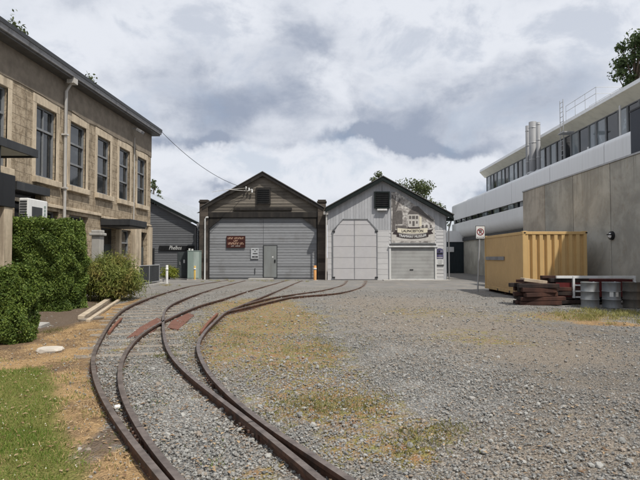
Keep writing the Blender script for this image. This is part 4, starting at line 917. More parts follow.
mb.build('lower_wall', M['wwoodh'], mu)
mb = MB(); clad_v(mb, YM, q(443.7, 260).x, wr, 0, lambda x: zsplit); mb.build('corner_wall', M['wwoodv'], mu)
mb = MB(); mb.box(wl, wr, YM+.12, YM+19, 0, min(le.z, re_.z)-.25); mb.build('side_walls', M['wwoodh'], mu)
mb = MB()
for pts in ([(apex.x, apex.z+.2), (le.x-.12, le.z-.12*slL+.2), (le.x-.12, le.z-.12*slL-.1), (apex.x, apex.z-.1)], [(apex.x, apex.z+.2), (re_.x+.05, re_.z+.2), (re_.x+.05, re_.z-.1), (apex.x, apex.z-.1)]): mb.prism(pts, 'y', YM-.38, YM-.3)
mb.build('barge_board', M['barge'], mu, .01)
mb = MB()
for pts in ([(apex.x, apex.z+.26), (le.x-.15, le.z-.12*slL+.26), (le.x-.15, le.z-.12*slL+.2), (apex.x, apex.z+.2)], [(apex.x, apex.z+.26), (re_.x+.1, re_.z+.26), (re_.x+.1, re_.z+.2), (apex.x, apex.z+.2)]): mb.prism(pts, 'y', YM-.42, YM+19)
mb.build('roof', M['iron'], mu)
mb = MB(); mb.box(wr-.02, re_.x+.1, YM-.3, YM+.1, re_.z-.18, re_.z+.05); mb.build('eave_box', M['barge'], mu, .01)
# double door
dl, dr, sm_, dt = q(333, 270).x, q(377.2, 270).x, q(354.6, 270).x, q(350, 219.3).z
cz = q(333, 230).z; cl_x, cr_x = q(343, 220).x, q(367.2, 220).x
def dleaf(x0, x1, xr): 
    mb = MB(); clad_h(mb, YM-.05, .06, dt, .76, xr, .016); return mb.build('door_leaf', plain('museum_door', (.44, .435, .445), .7, .1, 3, 0, .15, (.46, .45, .44), .4), mu)
dleaf(dl, sm_, lambda z: (dl if z <= cz else dl+(cl_x-dl)*min(1, (z-cz)/(dt-cz)), sm_-.012)); dleaf(sm_, dr, lambda z: (sm_+.012, dr if z <= cz else dr-(dr-cr_x)*min(1, (z-cz)/(dt-cz))))
mb = MB(); fr = [(dl, .0), (dl, cz), (cl_x, dt), (cr_x, dt), (dr, cz), (dr, 0)]
for (xa, za), (xb, zb_) in zip(fr[:-1], fr[1:]): 
    L = math.hypot(xb-xa, zb_-za); mb.obox(((xa+xb)/2, YM-.07, (za+zb_)/2), (L+.04, .06, .045), ry=-math.atan2(zb_-za, xb-xa))
mb.box(sm_-.014, sm_+.014, YM-.085, YM-.05, .05, dt); mb.build('door_frame', M['frame'], mu)
for (u, v) in ((333.6, 231.5), (376.4, 231.5), (333.6, 277.5), (376.4, 277.5)):
    p = q(u, v); MB().box(p.x-.1, p.x+.1, YM-.10, YM-.06, p.z-.06, p.z+.06).build('hinge', M['dark'], mu)
# vent
a, b = q(374, 191.8), q(389.6, 208.5)
mb = MB(); t = .09
for r_ in ((a.x, a.x+t, b.z, a.z), (b.x-t, b.x, b.z, a.z), (a.x+t, b.x-t, a.z-t, a.z), (a.x+t, b.x-t, b.z, b.z+t)): mb.box(r_[0], r_[1], YM-.2, YM-.015, r_[2], r_[3])
v_ = mb.build('vent', M['barge'], mu); mb = MB()
for k_ in range(7): z_ = b.z+t+k_*(a.z-b.z-2*t)/7; mb.obox(((a.x+b.x)/2, YM-.12, z_+.07), (b.x-a.x-2*t, .02, .15), rx=.7)
mb.build('louvres', M['dark'], v_)
mb = MB(); mb.box(a.x+t, b.x-t, YM-.03, YM-.014, b.z, a.z); mb.build('backing', M['black'], v_)
MB().box(a.x+.2, b.x-.2, YM-.26, YM-.02, b.z-.16, b.z-.04).build('vent_sill', M['white'], v_, .01)
p = q(382, 186); MB().box(p.x-.02, p.x+.02, YM-.06, YM-.014, a.z+.0, apex.z-.4).build('finial_strip', M['frame'], mu)
# roller door
m, n = mk('roller_slats'); o = n.obj(); wv = n.new('ShaderNodeTexWave', {'Scale': 6.0}, bands_direction='Z'); n.set(wv, 'Vector', o); ns_ = n.noise(o, 1.2, 4)
n.out(n.mix(n.ramp(ns_, .4, .7), (.34, .345, .34), (.27, .27, .265)), .5, 0, n.bump(wv.outputs[1], .7, .03)); M['roller'] = m
mb = MB(); mb.box(rdl, rdr, YM-.02, YM+.02, .1, rdt); rd = mb.build('roller_door', M['roller'], mu)
p = q(411.5, 269.7); MB().box(p.x-.12, p.x+.12, YM-.04, YM-.021, p.z-.04, p.z+.04).build('handle', M['dark'], rd)
MB().box(rdl, rdr, YM-.045, YM+.0, .0, .1).build('bottom_rail', M['white'], rd)
mb = MB(); mb.box(rdl-.12, rdl, YM-.09, YM+.02, 0, rdt); mb.box(rdr, rdr+.12, YM-.09, YM+.02, 0, rdt); mb.box(rdl-.16, rdr+.2, YM-.14, YM+.02, rdt, rdt+.1); mb.build('roller_frame', M['white'], mu, .01)
mb = MB(); mb.box(rdl-.6, rdr+.9, YM-.9, YM-.15, -.03, .05); mb.build('doorstep', M['conc'], mu, .02)
mb = MB(); x = q(325.9, 240).x; mb.tube([(x+.04, YM-.16, le.z-.1), (x, YM-.16, 0)], .055, 8); mb.box(x-.16, x+.16, YM-.3, YM-.02, le.z-.3, le.z-.08); mb.build('downpipe', M['pipe'], mu)
mb = MB(); x = q(449.2, 240).x; mb.tube([(re_.x-.05, YM-.1, re_.z-.15), (x-.05, YM-.1, re_.z-.8), (x-.05, YM-.1, 0)], .05, 8); mb.build('drain_pipe', M['gutter'], mu)
# mural
yb = YM-.055
mr = thing('mural_board', 'sepia painted tram mural with museum name ribbons above the roller door', 'mural', (q(412, 240).x, YM, q(412, 241).z))
px = [(391.2, 192), (396.5, 192), (434.7, 219), (434.7, 243.2), (391.2, 243.2)]
pts = [(q(u, v).x, q(u, v).z) for u, v in px]; MB().prism(pts, 'y', YM-.05, YM-.016).build('panel', M['mural'], mr)
q2 = lambda u, v: (PY(u, v, YM-.05).x, PY(u, v, YM-.05).z)
def flat(name, poly, mat, lay, par=mr): return MB().prism([q2(u, v) for u, v in poly], 'y', YM-.052-lay*.004, YM-.0505-lay*.004+.002).build(name, M[mat], par)
flat('painted_road', [(391.4, 231.5), (434.5, 230), (434.5, 240.9), (391.4, 240.9)], 'plight', 1)
flat('painted_house', [(395.5, 213), (397, 210.5), (401.5, 210.5), (402.5, 213), (402.5, 224), (395.5, 224)], 'pmid', 1)
flat('painted_hill', [(409, 212), (413, 206.5), (418, 206), (425, 213), (434, 221), (432, 222), (418, 214)], 'pmid', 1)
flat('painted_crowd', [(395.5, 225.5), (406, 225.5), (407, 228.5), (395.5, 228.5)], 'pmid', 2)
for u in (422, 426, 430): flat('painted_figure', [(u, 224.8), (u+1.6, 224.8), (u+1.8, 227.8), (u-.2, 227.8)], 'pmid', 2)
mb = MB()
for poly in ([(391.8, 232), (392.8, 214), (392.2, 202), (391.6, 195), (393.0, 195), (394.4, 203), (395.3, 208), (396.8, 203), (399.8, 198.2), (400.6, 199.6), (398.2, 205.5), (396, 212), (395.2, 222), (395, 232)], [(394.9, 206), (394.2, 200), (395.3, 195.6), (396.1, 196), (395.4, 201), (395.8, 206)]): mb.prism([q2(u, v) for u, v in poly], 'y', YM-.066, YM-.06)
mb.build('painted_tree', M['pmid'], mr)
# tram front
flat('painted_tram', [(408, 215.5), (409.5, 213.2), (417.5, 213.2), (419, 215.5), (419, 226), (417.5, 227.8), (409.5, 227.8), (408, 226)], 'plight', 2)
flat('painted_tram_roof', [(407.4, 214.2), (410, 211.2), (417, 211.2), (419.8, 214.2)], 'pmid', 3)
mb = MB()
for (u0, u1, v0, v1) in ((409, 411.2, 215.8, 219), (412, 415, 215.8, 219), (415.8, 418, 215.8, 219), (409.4, 410.8, 221, 223.6), (416.2, 417.6, 221, 223.6), (412.4, 414.6, 221, 226)): mb.prism([q2(u, v) for u, v in ((u0, v0), (u1, v0), (u1, v1), (u0, v1))], 'y', YM-.066, YM-.062)
mb.build('painted_tram_windows', M['pmid'], mr)
flat('painted_tram_side', [(419.2, 216), (421.6, 217.2), (421.6, 226), (419.2, 227)], 'pcream', 3)
flat('painted_fender', [(407.6, 227.2), (419.4, 227.2), (420.8, 229), (414, 230.2), (406.5, 229)], 'pdark', 3)
# ribbons
rib = lambda u0, u1, v0, v1, sag: [(u0+(u1-u0)*t/10, v0+sag*4*(t/10)*(1-t/10)) for t in range(11)]+[(u0+(u1-u0)*t/10, v1+sag*4*(t/10)*(1-t/10)) for t in range(10, -1, -1)]
flat('dark_ribbon_end', [(392.3, 229.6), (398.6, 230.4), (398.6, 235), (392.3, 234), (394, 231.8)], 'pdark', 3)
flat('dark_ribbon_end', [(433.3, 229.2), (426.4, 230.2), (426.4, 235), (433.3, 233.6), (431.4, 231.4)], 'pdark', 3)
flat('cream_ribbon', rib(397.4, 427.4, 227.9, 232.4, 1.0), 'pcream', 4)
flat('dark_ribbon', rib(396.6, 428.4, 232.5, 236.6, 2.1), 'pdark', 5)
cx, czz = q2(412.4, 231.1); sx = 1/(FPX/YM)
text_part('LAUNCESTON', .24, M['pdark'], (cx, YM-.072, czz), mr, width=21.5*sx, bend=.012*1.0, weight=.008)
cx, czz = q2(412.5, 236.75); text_part('TRAMWAY MUSEUM', .235, M['white'], (cx, YM-.076, czz), mr, width=27*sx, bend=.115, weight=.008)
MB().prism([q2(u, v) for u, v in ((391, 242.8), (435, 242.8), (435, 243.9), (391, 243.9))], 'y', YM-.09, YM-.03).build('bottom_trim', M['frame'], mr)
# signs on the right pier
a, b = q(436, 248.2), q(443.2, 258.8)
ps = thing('wall_sign', 'purple sign with rounded top right of the roller door', 'sign', ((a.x+b.x)/2, YM, b.z))
w_ = b.x-a.x; h_ = a.z-b.z; pts = [(a.x, b.z), (b.x, b.z), (b.x, a.z-h_*.22)]+[(a.x+w_*(.5+.5*math.cos(t)), a.z-h_*.25+h_*.25*math.sin(t)) for t in (.4, .9, 1.4, 1.9, 2.4)]+[(a.x, a.z-h_*.4)]
MB().prism(pts, 'y', YM-.06, YM-.025).build('plate', M['purple'], ps)
mb = MB(); mb.box(a.x+w_*.08, b.x-w_*.08, YM-.066, YM-.061, b.z+h_*.42, b.z+h_*.55); mb.prism([(a.x+w_*.3, b.z+h_*.62), (a.x+w_*.55, b.z+h_*.62), (a.x+w_*.42, b.z+h_*.85)], 'y', YM-.066, YM-.061); mb.build('emblem', M['black'], ps)
mb = MB(); mb.box(a.x+w_*.1, b.x-w_*.1, YM-.066, YM-.061, b.z+h_*.08, b.z+h_*.14); mb.box(a.x+w_*.6, b.x-w_*.1, YM-.066, YM-.061, b.z+h_*.7, b.z+h_*.74); mb.build('print_lines', M['plight'], ps)
a, b = q(436, 259.2), q(443.2, 264.6)
pn = thing('notice', 'small white notice below the purple sign', 'notice', ((a.x+b.x)/2, YM, b.z))
MB().box(a.x, b.x, YM-.06, YM-.025, b.z, a.z).build('plate', M['white'], pn, .005); mb = MB(); w_ = b.x-a.x; h_ = a.z-b.z
for f0, f1, g in ((.15, .45, .75), (.5, .85, .75), (.15, .4, .5), (.48, .86, .5), (.2, .8, .25)): mb.box(a.x+w_*f0, a.x+w_*f1, YM-.066, YM-.061, b.z+h_*g-.012, b.z+h_*g+.012)
mb.build('print_lines', M['frame'], pn); MB().box(a.x-.04, b.x+.04, YM-.07, YM-.025, b.z-.06, b.z-.002).build('tray', M['dark'], pn)
# overhead service wire
a, b = Vector((XL+.62, YE+.1, ez(YE)+.25)), PY(247, 188.5, YS-.25)
ow = thing('overhead_wire', 'thin black service wire sagging from the sandstone building to the timber shed gable', 'wire', tuple(a))
path = [a.lerp(b, t/16)-Vector((0, 0, .55*4*(t/16)*(1-t/16))) for t in range(17)]
MB().tube(path, .016, 5).build('cable', M['black'], ow)
mb = MB()
for du in (0, 3, 6): p = PY(246+du, 188+du*.5, YS-.2); mb.lathe([(.05, -.12), (.07, -.04), (.04, 0), (.07, .05), (.04, .12)], p, 8)
mb.build('insulators', M['white'], ow)
mb = MB(); mb.tube([PY(212, 192, YS-.6), PY(228, 189.5, YS-.5), PY(247, 188, YS-.3)], .014, 5); mb.tube([PY(228, 189.5, YS-.5), PY(248, 191, YS-.3), PY(252, 189, YS-.2)], .02, 5); mb.build('loose_cable', M['pipe'], ow)
# ------------------------------------------------------------------ modern white building (right)
XR = 12.8; Y0, Y1 = 6.0, 54.7
wb = thing('modern_building', 'long modern white clad building with rounded bands and clerestory windows on the right', 'building', (XR, 35, 0))
seams = [6.0, 12.3, 18.35, 24.4, 30.4, 36.8, 43.1, 49.2, 54.7]
def arc(cx_, cz_, r, a0, a1, k=7): return [(cx_+r*math.cos(a0+(a1-a0)*i/k), cz_+r*math.sin(a0+(a1-a0)*i/k)) for i in range(k+1)]
up = [(XR, 5.36)]+arc(XR+.3, 6.75, .3, PI, PI/2)+[(XR+2.5, 7.07), (XR+2.5, 6.7), (XR+.4, 6.7), (XR+.3, 5.36)]
mb = MB()
for a, b in zip(seams[:-1], seams[1:]): mb.prism(up, 'y', a+.02, b-.02, True)
o = mb.build('upper_cladding', M['rib'], wb); e = o.modifiers.new('edges', 'EDGE_SPLIT'); e.split_angle = .6
mb = MB(); mb.prism([(XR+.06, 5.4)]+arc(XR+.33, 6.73, .27, PI, PI/2)+[(XR+2.4, 6.98), (XR+2.4, 5.4)], 'y', Y0+.05, Y1-.05); mb.build('seam_backing', M['dark'], wb)
lo = [(XR+.3, 4.97), (XR, 4.97)]+arc(XR+.85, 4.35, .85, PI, 1.5*PI)+[(XR+2.2, 3.5), (XR+2.2, 4.97)]
o = MB().prism(lo, 'y', Y0, Y1, True).build('lower_cladding', M['whiteclad'], wb); e = o.modifiers.new('edges', 'EDGE_SPLIT'); e.split_angle = .6
mb = MB(); mb.box(XR+.16, XR+.3, Y0+.1, Y1-.1, 4.975, 5.355); mb.build('strip_window', M['glass2'], wb)
mb = MB()
for k_ in range(25): y = Y0+.6+k_*1.95; mb.box(XR+.08, XR+.158, y, y+.08, 4.975, 5.355)
mb.build('strip_mullions', M['dark'], wb)
for k_ in range(7): y = 24.4+k_*3.1; MB().box(XR+.1, XR+.155, y, y+1.1, 5.0, 5.33).build('strip_blind', M['pane_l'], wb)
mb = MB(); mb.box(XR+.5, XR+10, Y0, Y1, 0, 3.5); mb.build('ground_wall', M['pconc'][0], wb)
mb = MB(); mb.box(XR+.35, XR+.5, Y0, Y1, 3.18, 3.5); mb.build('shadow_strip', M['dark'], wb)  # solid dark strip standing in for the shade under the cladding
mb = MB(); mb.box(XR+2.1, XR+10, Y0, Y1, 3.5, 7.0); mb.build('core', M['whiteclad'], wb)
XU = XR+1.6; YU = PX(486, 180, XU).y
zt = 8.95
mb = MB(); mb.box(XU+.12, XU+9, Y0, YU, 7.0, zt+.1); mb.build('upper_wall', M['whiteclad'], wb)
k_ = 0; y = YU-.1; pat = 'lldlldlldldlldlddldlldldl'
while y > Y0+1 and k_ < 60:
    w_ = (1.15, .8, .95)[k_ % 3]; mb = MB(); t = .05
    for r_ in ((y-w_, y-w_+t, 7.05, zt), (y-t, y, 7.05, zt), (y-w_+t, y-t, zt-t, zt), (y-w_+t, y-t, 7.05, 7.12)): mb.box(XU+.0, XU+.1, r_[0], r_[1], r_[2], r_[3])
    f_ = mb.build('window', M['frame'], wb); MB().box(XU+.05, XU+.08, y-w_+t, y-t, 7.12, zt-t).build('pane', M['pane_l'] if pat[k_ % len(pat)] == 'l' else M['glass2'], f_)
    y -= w_+.02; k_ += 1
XE = XR+.9; YV = PX(479.5, 172, XE).y
mb = MB(); mb.add([(XU, Y0, zt), (XU, YU+.4, zt), (XE, YV, 9.34), (XE, Y0, 9.34)], [(0, 1, 2, 3)]); mb.add([(XU, YU+.4, zt), (XE, YV, 9.34), (XU+9, YV, 9.34), (XU+9, YU+.4, zt)], [(0, 1, 2, 3)]); mb.build('soffit', M['cream'], wb)
mb = MB(); mb.add([(XE, Y0, 9.34), (XE, YV, 9.34), (XE+.03, YV, 9.54), (XE+.03, Y0, 9.54), (XU+9, YV, 10.0), (XU+9, Y0, 10.0)], [(0, 1, 2, 3), (3, 2, 4, 5), (1, 2, 4)]); mb.build('roof_fascia', M['whiteclad'], wb)
mb = MB(); p = PX(620, 115, XR+.9); mb.tube([(XR+.9, p.y, 7.0), (XR+.9, p.y, 8.75)], .05, 8); p = PX(588, 138, XR+.7); mb.tube([(XR+.7, p.y, 7.0), (XR+.7, p.y, 7.35)], .05, 8); mb.build('vent_pipe', M['white'], wb)
# flues
XF = 13.25
for i, (u0, u1, v) in enumerate(((526, 529.4, 127), (529.8, 535.6, 124), (536.6, 539.7, 123.5))):
    a, b = PX(u0, v, XF), PX(u1, v, XF); Yc = PX((u0+u1)/2, v, XF).y; r = (u1-u0)/2*Yc/FPX*1.28; x = XF
    f_ = thing('flue', ('short slim steel flue at the left of the three roof flues', 'fat shiny steel flue in the middle of the three roof flues', 'slim steel flue at the right of the three roof flues')[i], 'flue', (x, Yc, 7), 'steel flues on the white building')
    MB().lathe([(r, 0), (r, a.z-7), (r*.9, a.z-7), (r*.9, a.z-7.3)], (x, Yc, 7.0), 20).build('pipe', M['steel'], f_)
    mb = MB()
    for zc in (.9, 2.0, 3.0): mb.lathe([(r+.002, zc), (r+.015, zc+.01), (r+.015, zc+.05), (r+.002, zc+.06)], (x, Yc, 7.0), 20)
    mb.build('collar', M['galv'], f_); MB().lathe([(r*1.6, 0), (r*1.6, .1), (r, .16)], (x, Yc, 7.0), 20).build('base', M['galv'], f_)
# roof ladder and guard rail
XK = 13.45; pl = PX(561.7, 120, XK)
rl_ = thing('roof_ladder', 'pale grey access ladder with roof guard rails on the modern building', 'ladder', (XK, pl.y, 7))
zt_ = PX(561.7, 100, XK).z
mb = MB()
for dy in (-.2, .2): mb.tube([(XK, pl.y+dy, 7.0), (XK, pl.y+dy, zt_)], .024, 6)
mb.build('stile', M['galv'], rl_)
mb = MB()
for k_ in range(13): z_ = 7.2+k_*.28; mb.tube([(XK, pl.y-.2, z_), (XK, pl.y+.2, z_)], .016, 5)
mb.build('rung', M['galv'], rl_)
mb = MB(); ye = pl.y-3.4
for z_ in (10.35, 10.02): mb.tube([(XK+.25, pl.y, z_), (XK+.25, ye, z_)], .013, 6); mb.tube([(XK+.25, ye, z_), (XK+1.6, ye, z_)], .013, 6); mb.tube([(XK+1.6, ye, z_), (XK+1.6, pl.y, z_)], .013, 6)
for k_ in range(4): y = pl.y-k_*3.4/3; mb.tube([(XK+.25, y, 9.5), (XK+.25, y, 10.35)], .012, 6); mb.tube([(XK+1.6, y, 9.6), (XK+1.6, y, 10.35)], .012, 6)
mb.build('guard_rail', M['galv'], rl_)
mb = MB(); mb.box(XK-.3, XK+.3, pl.y-.9, pl.y-.2, 8.62, 8.68); mb.tube([(XK-.3, pl.y-.9, 8.65), (XK-.3, pl.y-.2, 8.65)], .03, 6); mb.build('landing', M['galv'], rl_)
# ------------------------------------------------------------------ tilt-up concrete wall
XWc = 10.7
cw_ = thing('concrete_wall', 'tall brownish concrete panel wall behind the yellow container', 'wall', (XWc, 18, 0))
ys = [5, 8, 11, 14, 17, 20.0, 23.05, 26.05, 29.0]
for i, (a, b) in enumerate(zip(ys[:-1], ys[1:])):
    mb = MB(); mb.box(XWc, XWc+.2, a+.022, b-.022, -.05, 5.18); mb.build('panel', M['pconc'][(i*3+1) % 4], cw_, .012)
MB().box(XWc+.06, XWc+.14, 5, 28.9, 0, 5.14).build('joint_seal', M['dark'], cw_)
MB().box(XWc-.03, XWc+.23, 5, 29.02, 5.185, 5.25).build('capping', M['galv'], cw_)
wl_ = thing('wall_light', 'round black bulkhead light on the concrete wall', 'wall light', (XWc, PX(611.3, 235.6, XWc).y, 2.4))
p = PX(611.3, 235.6, XWc-.05)
def disc_x(mb, x0, x1, y, z, r0, r1, k=20): mb.add([(x0, y+r0*math.cos(2*PI*i/k), z+r0*math.sin(2*PI*i/k)) for i in range(k)]+[(x1, y+r1*math.cos(2*PI*i/k), z+r1*math.sin(2*PI*i/k)) for i in range(k)], [(i, (i+1) % k, k+(i+1) % k, k+i) for i in range(k)]+[tuple(range(k)), tuple(range(k, 2*k))])
mb = MB(); disc_x(mb, XWc, XWc-.1, p.y, p.z, .17, .155); mb.build('housing', M['black'], wl_, .01)
mb = MB(); disc_x(mb, XWc-.101, XWc-.14, p.y, p.z, .11, .07); mb.build('lens', M['acw'], wl_, .01)
mb = MB(); mb.box(XWc-.15, XWc-.1, p.y-.15, p.y+.15, p.z+.02, p.z+.06); mb.build('guard', M['black'], wl_)
# dark plant screen rising behind the wall
dsn = thing('plant_screen', 'dark navy plant screen above the concrete wall at the right edge', 'screen', (11.6, 15, 0))
zt_ = PX(631, 112, 11.0).z; yd = PX(630.4, 130, 11.0).y
mb = MB(); mb.box(11.0, 12.4, 12.0, yd, 0, zt_); mb.build('panel', plain('navy_panel', (.022, .028, .042), .45, .15, 2, 0, .02), dsn, .01); MB().box(10.98, 12.42, 11.98, yd+.02, zt_, zt_+.06).build('capping', M['dark'], dsn)
# far dark gateway between museum and modern building
gw = thing('gateway', 'dark roller gate under a pale beam between the museum shed and the white building', 'gate', (11, 52, 0))
a = PY(446, 247, 52); b = PY(462, 250, 52)
mb = MB(); mb.box(8.3, 13.3, 52, 52.3, 0, 3.1)
for k_ in range(12): mb.box(8.3+k_*.42, 8.5+k_*.42, 51.96, 52.0, .1, 2.3)
mb.build('shutter', plain('gate_dark', (.02, .03, .036), .5, .3, 4), gw)
MB().box(8.3, 12.3, 51.85, 51.95, a.z-.9+.4, a.z-.35+.35).build('beam', M['white'], gw, .02)
mb = MB(); mb.box(8.3, 13.3, 51.9, 53, 3.1, 4.2); mb.build('header', M['whiteclad'], gw)
# ------------------------------------------------------------------ shipping container
cx0, cx1 = 7.40, 9.84; cy0, cy1 = 20.1, 25.05; cz0, cz1 = .12, 2.58
co = thing('shipping_container', 'yellow shipping container with corrugated end against the concrete wall', 'container', ((cx0+cx1)/2, (cy0+cy1)/2, 0))
mb = MB(); x = cx0+.1; prof = []; nr = 8; w_ = (cx1-cx0-.2)/nr
for k_ in range(nr): b = cx0+.1+k_*w_; prof += [(b, 0), (b+w_*.42, 0), (b+w_*.56, .085), (b+w_*.84, .085), (b+w_*.98, 0)]
prof.append((cx1-.1, 0))
for (xa, da), (xb, db) in zip(prof[:-1], prof[1:]): mb.quad((xa, cy0+.02+da, cz0+.12), (xb, cy0+.02+db, cz0+.12), (xb, cy0+.02+db, cz1-.1), (xa, cy0+.02+da, cz1-.1))
mb.build('end_panel', M['box_y'], co)
mb = MB(); prof = []; nr = 22; w_ = (cy1-cy0-.2)/nr
for sx_, sg in ((cx0, 1), (cx1, -1)):
    prof = []
    for k_ in range(nr): b = cy0+.1+k_*w_; prof += [(b, 0), (b+w_*.35, 0), (b+w_*.5, .009), (b+w_*.85, .009)]
    prof.append((cy1-.1, 0))
    mb = MB()
    for (ya, da), (yb_, db) in zip(prof[:-1], prof[1:]): mb.quad((sx_+sg*(.02+da), ya, cz0+.12), (sx_+sg*(.02+db), yb_, cz0+.12), (sx_+sg*(.02+db), yb_, cz1-.1), (sx_+sg*(.02+da), ya, cz1-.1))
    mb.build('side_panel', M['box_s'], co)
mb = MB(); mb.box(cx0+.03, cx1-.03, cy0+.03, cy1-.03, cz1-.06, cz1-.02); mb.box(cx0+.03, cx1-.03, cy1-.06, cy1-.02, cz0, cz1-.06); mb.build('roof_panel', M['box_s'], co)
mb = MB(); t = .11
for x0 in (cx0, cx1-t):
    for y0 in (cy0, cy1-t): mb.box(x0, x0+t, y0, y0+t, cz0+.1, cz1-.1)
for z0, z1 in ((cz0, cz0+.14), (cz1-.11, cz1)):
    for x0 in (cx0+.003, cx1-.06-.003): mb.box(x0, x0+.06, cy0+t, cy1-t, z0, z1)
    for y0 in (cy0+.003, cy1-.063): mb.box(cx0+t, cx1-t, y0, y0+.06, z0, z1)
mb.build('frame', M['box_y'], co, .008)
mb = MB()
for x0 in (cx0-.006, cx1-.17):
    for y0 in (cy0-.006, cy1-.17):
        for z0 in (cz0-.01, cz1-.11): mb.box(x0, x0+.176, y0, y0+.176, z0, z0+.125)
mb.build('corner_casting', M['box_y'], co, .012)
mb = MB()
for x0 in (cx0-.008, cx1-.1):
    for z0 in (cz0+.03, cz1-.075): mb.box(x0+.045, x0+.125, cy0-.0085, cy0-.005, z0, z0+.05)
mb.build('casting_hole', M['black'], co)
a, b = PX(486, 258, cx0), PX(504, 258, cx0); za, zb_ = PX(495, 256.6, cx0).z, PX(495, 260, cx0).z
mb = MB(); mb.box(cx0-.03, cx0+.02, b.y, a.y, zb_, za)
for k_ in range(10): y = b.y+.1+k_*(a.y-b.y-.2)/10; mb.box(cx0-.036, cx0-.03, y, y+.08, zb_+.04, za-.04)
mb.build('vent_plate', M['gutter'], co, .005)
mb = MB()
for y in (cy0+.3, cy0+2.4, cy1-.4): mb.box(cx0+.1, cx1-.1, y-.1, y+.1, 0, cz0)
mb.build('bearer', M['timber'], co)
mb = MB(); mb.box(cx0-.005, cx0+.0, cy0+1.5, cy0+1.62, cz0-.0, cz0+.09); mb.box(cx0-.005, cx0, cy0+3, cy0+3.12, cz0, cz0+.09); mb.build('fork_pocket', M['black'], co)
# ------------------------------------------------------------------ no parking sign
p = G(477.6, 291.5)
np_ = thing('parking_sign', 'no parking sign on a tall grey pole beside the yellow container', 'sign', (p.x, p.y, 0))
zt_ = PY(480, 225.8, p.y).z; zb_ = PY(480, 239, p.y).z; x0, x1 = PY(475.2, 230, p.y).x, PY(484.8, 230, p.y).x; xm = (x0+x1)/2
MB().tube([(p.x, p.y, -.1), (xm, p.y, zt_-.05)], .035, 8).build('pole', M['galv'], np_)
MB().box(x0, x1, p.y-.05, p.y-.035, zb_, zt_).build('plate', M['dark'], np_, .004)
MB().box(x0+.025, x1-.025, p.y-.056, p.y-.051, zb_+.025, zt_-.025).build('face', M['white'], np_)
mb = MB(); zc = (zt_+zb_)/2+.02; R1, R0 = .165, .125; k = 28
vs = [(xm+r*math.cos(2*PI*i/k), p.y-y_, zc+r*math.sin(2*PI*i/k)) for r in (R1, R0) for y_ in (.060,) for i in range(k)]
mb.add(vs, [(i, (i+1) % k, k+(i+1) % k, k+i) for i in range(k)]); mb.obox((xm, p.y-.061, zc), (.27, .001, .035), ry=.78); mb.build('red_ring', plain('sign_red', (.22, .025, .035), .5, .1, 5), np_)
text_part('P', .24, M['black'], (xm+.005, p.y-.059, zc+.0), np_, name='letter', weight=.006)
mb = MB(); mb.box(xm-.14, xm+.14, p.y-.060, p.y-.057, zb_+.07, zb_+.085); mb.prism([(xm-.18, zb_+.0775), (xm-.13, zb_+.05), (xm-.13, zb_+.105)], 'y', p.y-.060, p.y-.057); mb.prism([(xm+.18, zb_+.0775), (xm+.13, zb_+.05), (xm+.13, zb_+.105)], 'y', p.y-.060, p.y-.057); mb.build('arrow', M['pmid'], np_)
# ------------------------------------------------------------------ drums
pro = [(0, .885), (.265, .885), (.27, .90), (.295, .90), (.297, .88), (.288, .87), (.288, .60), (.302, .59), (.302, .57), (.288, .56), (.288, .32), (.302, .31), (.302, .29), (.288, .28), (.288, .03), (.297, .02), (.297, 0), (0, 0)]
pro = [(r*.91, z*.9) for r, z in pro]
def drum(label, x, y, mat):
    d_ = thing('oil_drum', label, 'drum', (x, y, 0), 'steel drums by the concrete wall')
    MB().lathe(pro[::-1], (x, y, 0), 28).build('body', mat, d_)
    mb = MB(); mb.lathe([(0, .82), (.032, .82), (.032, .797)], (x+.15, y+.05, 0), 10); mb.build('bung', M['galv'], d_)
    mb = MB()
    for z_ in (.522, .27): mb.lathe([(.2755, z_-.006), (.279, z_), (.2755, z_+.006)], (x, y, 0), 28)
    mb.build('rolling_hoop', M['galv'] if mat is M['barrel'] else M['barreld'], d_)
    return d_
p = G(590, 308.5); drum('plain grey steel drum beside the maroon trailer, leftmost of the drums', PY(590, 300, p.y+.25).x, p.y+.25, M['barrel'])
d2 = drum('grey steel drum with pale paper labels, middle of the drums', PY(611.5, 300, p.y+.25).x, p.y+.25, M['barrel'])
x2 = PY(611.5, 300, p.y+.25).x
def lab(x, y, r, a0, a1, z0, z1):
    mb = MB(); k = 6; vs = [(x+r*math.cos(a0+(a1-a0)*i/k), y+r*math.sin(a0+(a1-a0)*i/k), z_) for z_ in (z0, z1) for i in range(k+1)]
    return mb.add(vs, [(i, i+1, k+2+i, k+1+i) for i in range(k)])
lab(x2, p.y+.25, .2655, -2.25, -1.85, .36, .54).build('paper_label', M['white'], d2); lab(x2, p.y+.25, .2655, -1.6, -1.25, .36, .53).build('paper_label', M['plight'], d2)
drum('dark corroded steel drum at the right edge of the photo', PY(633, 300, p.y+.25).x, p.y+.3, M['barreld'])
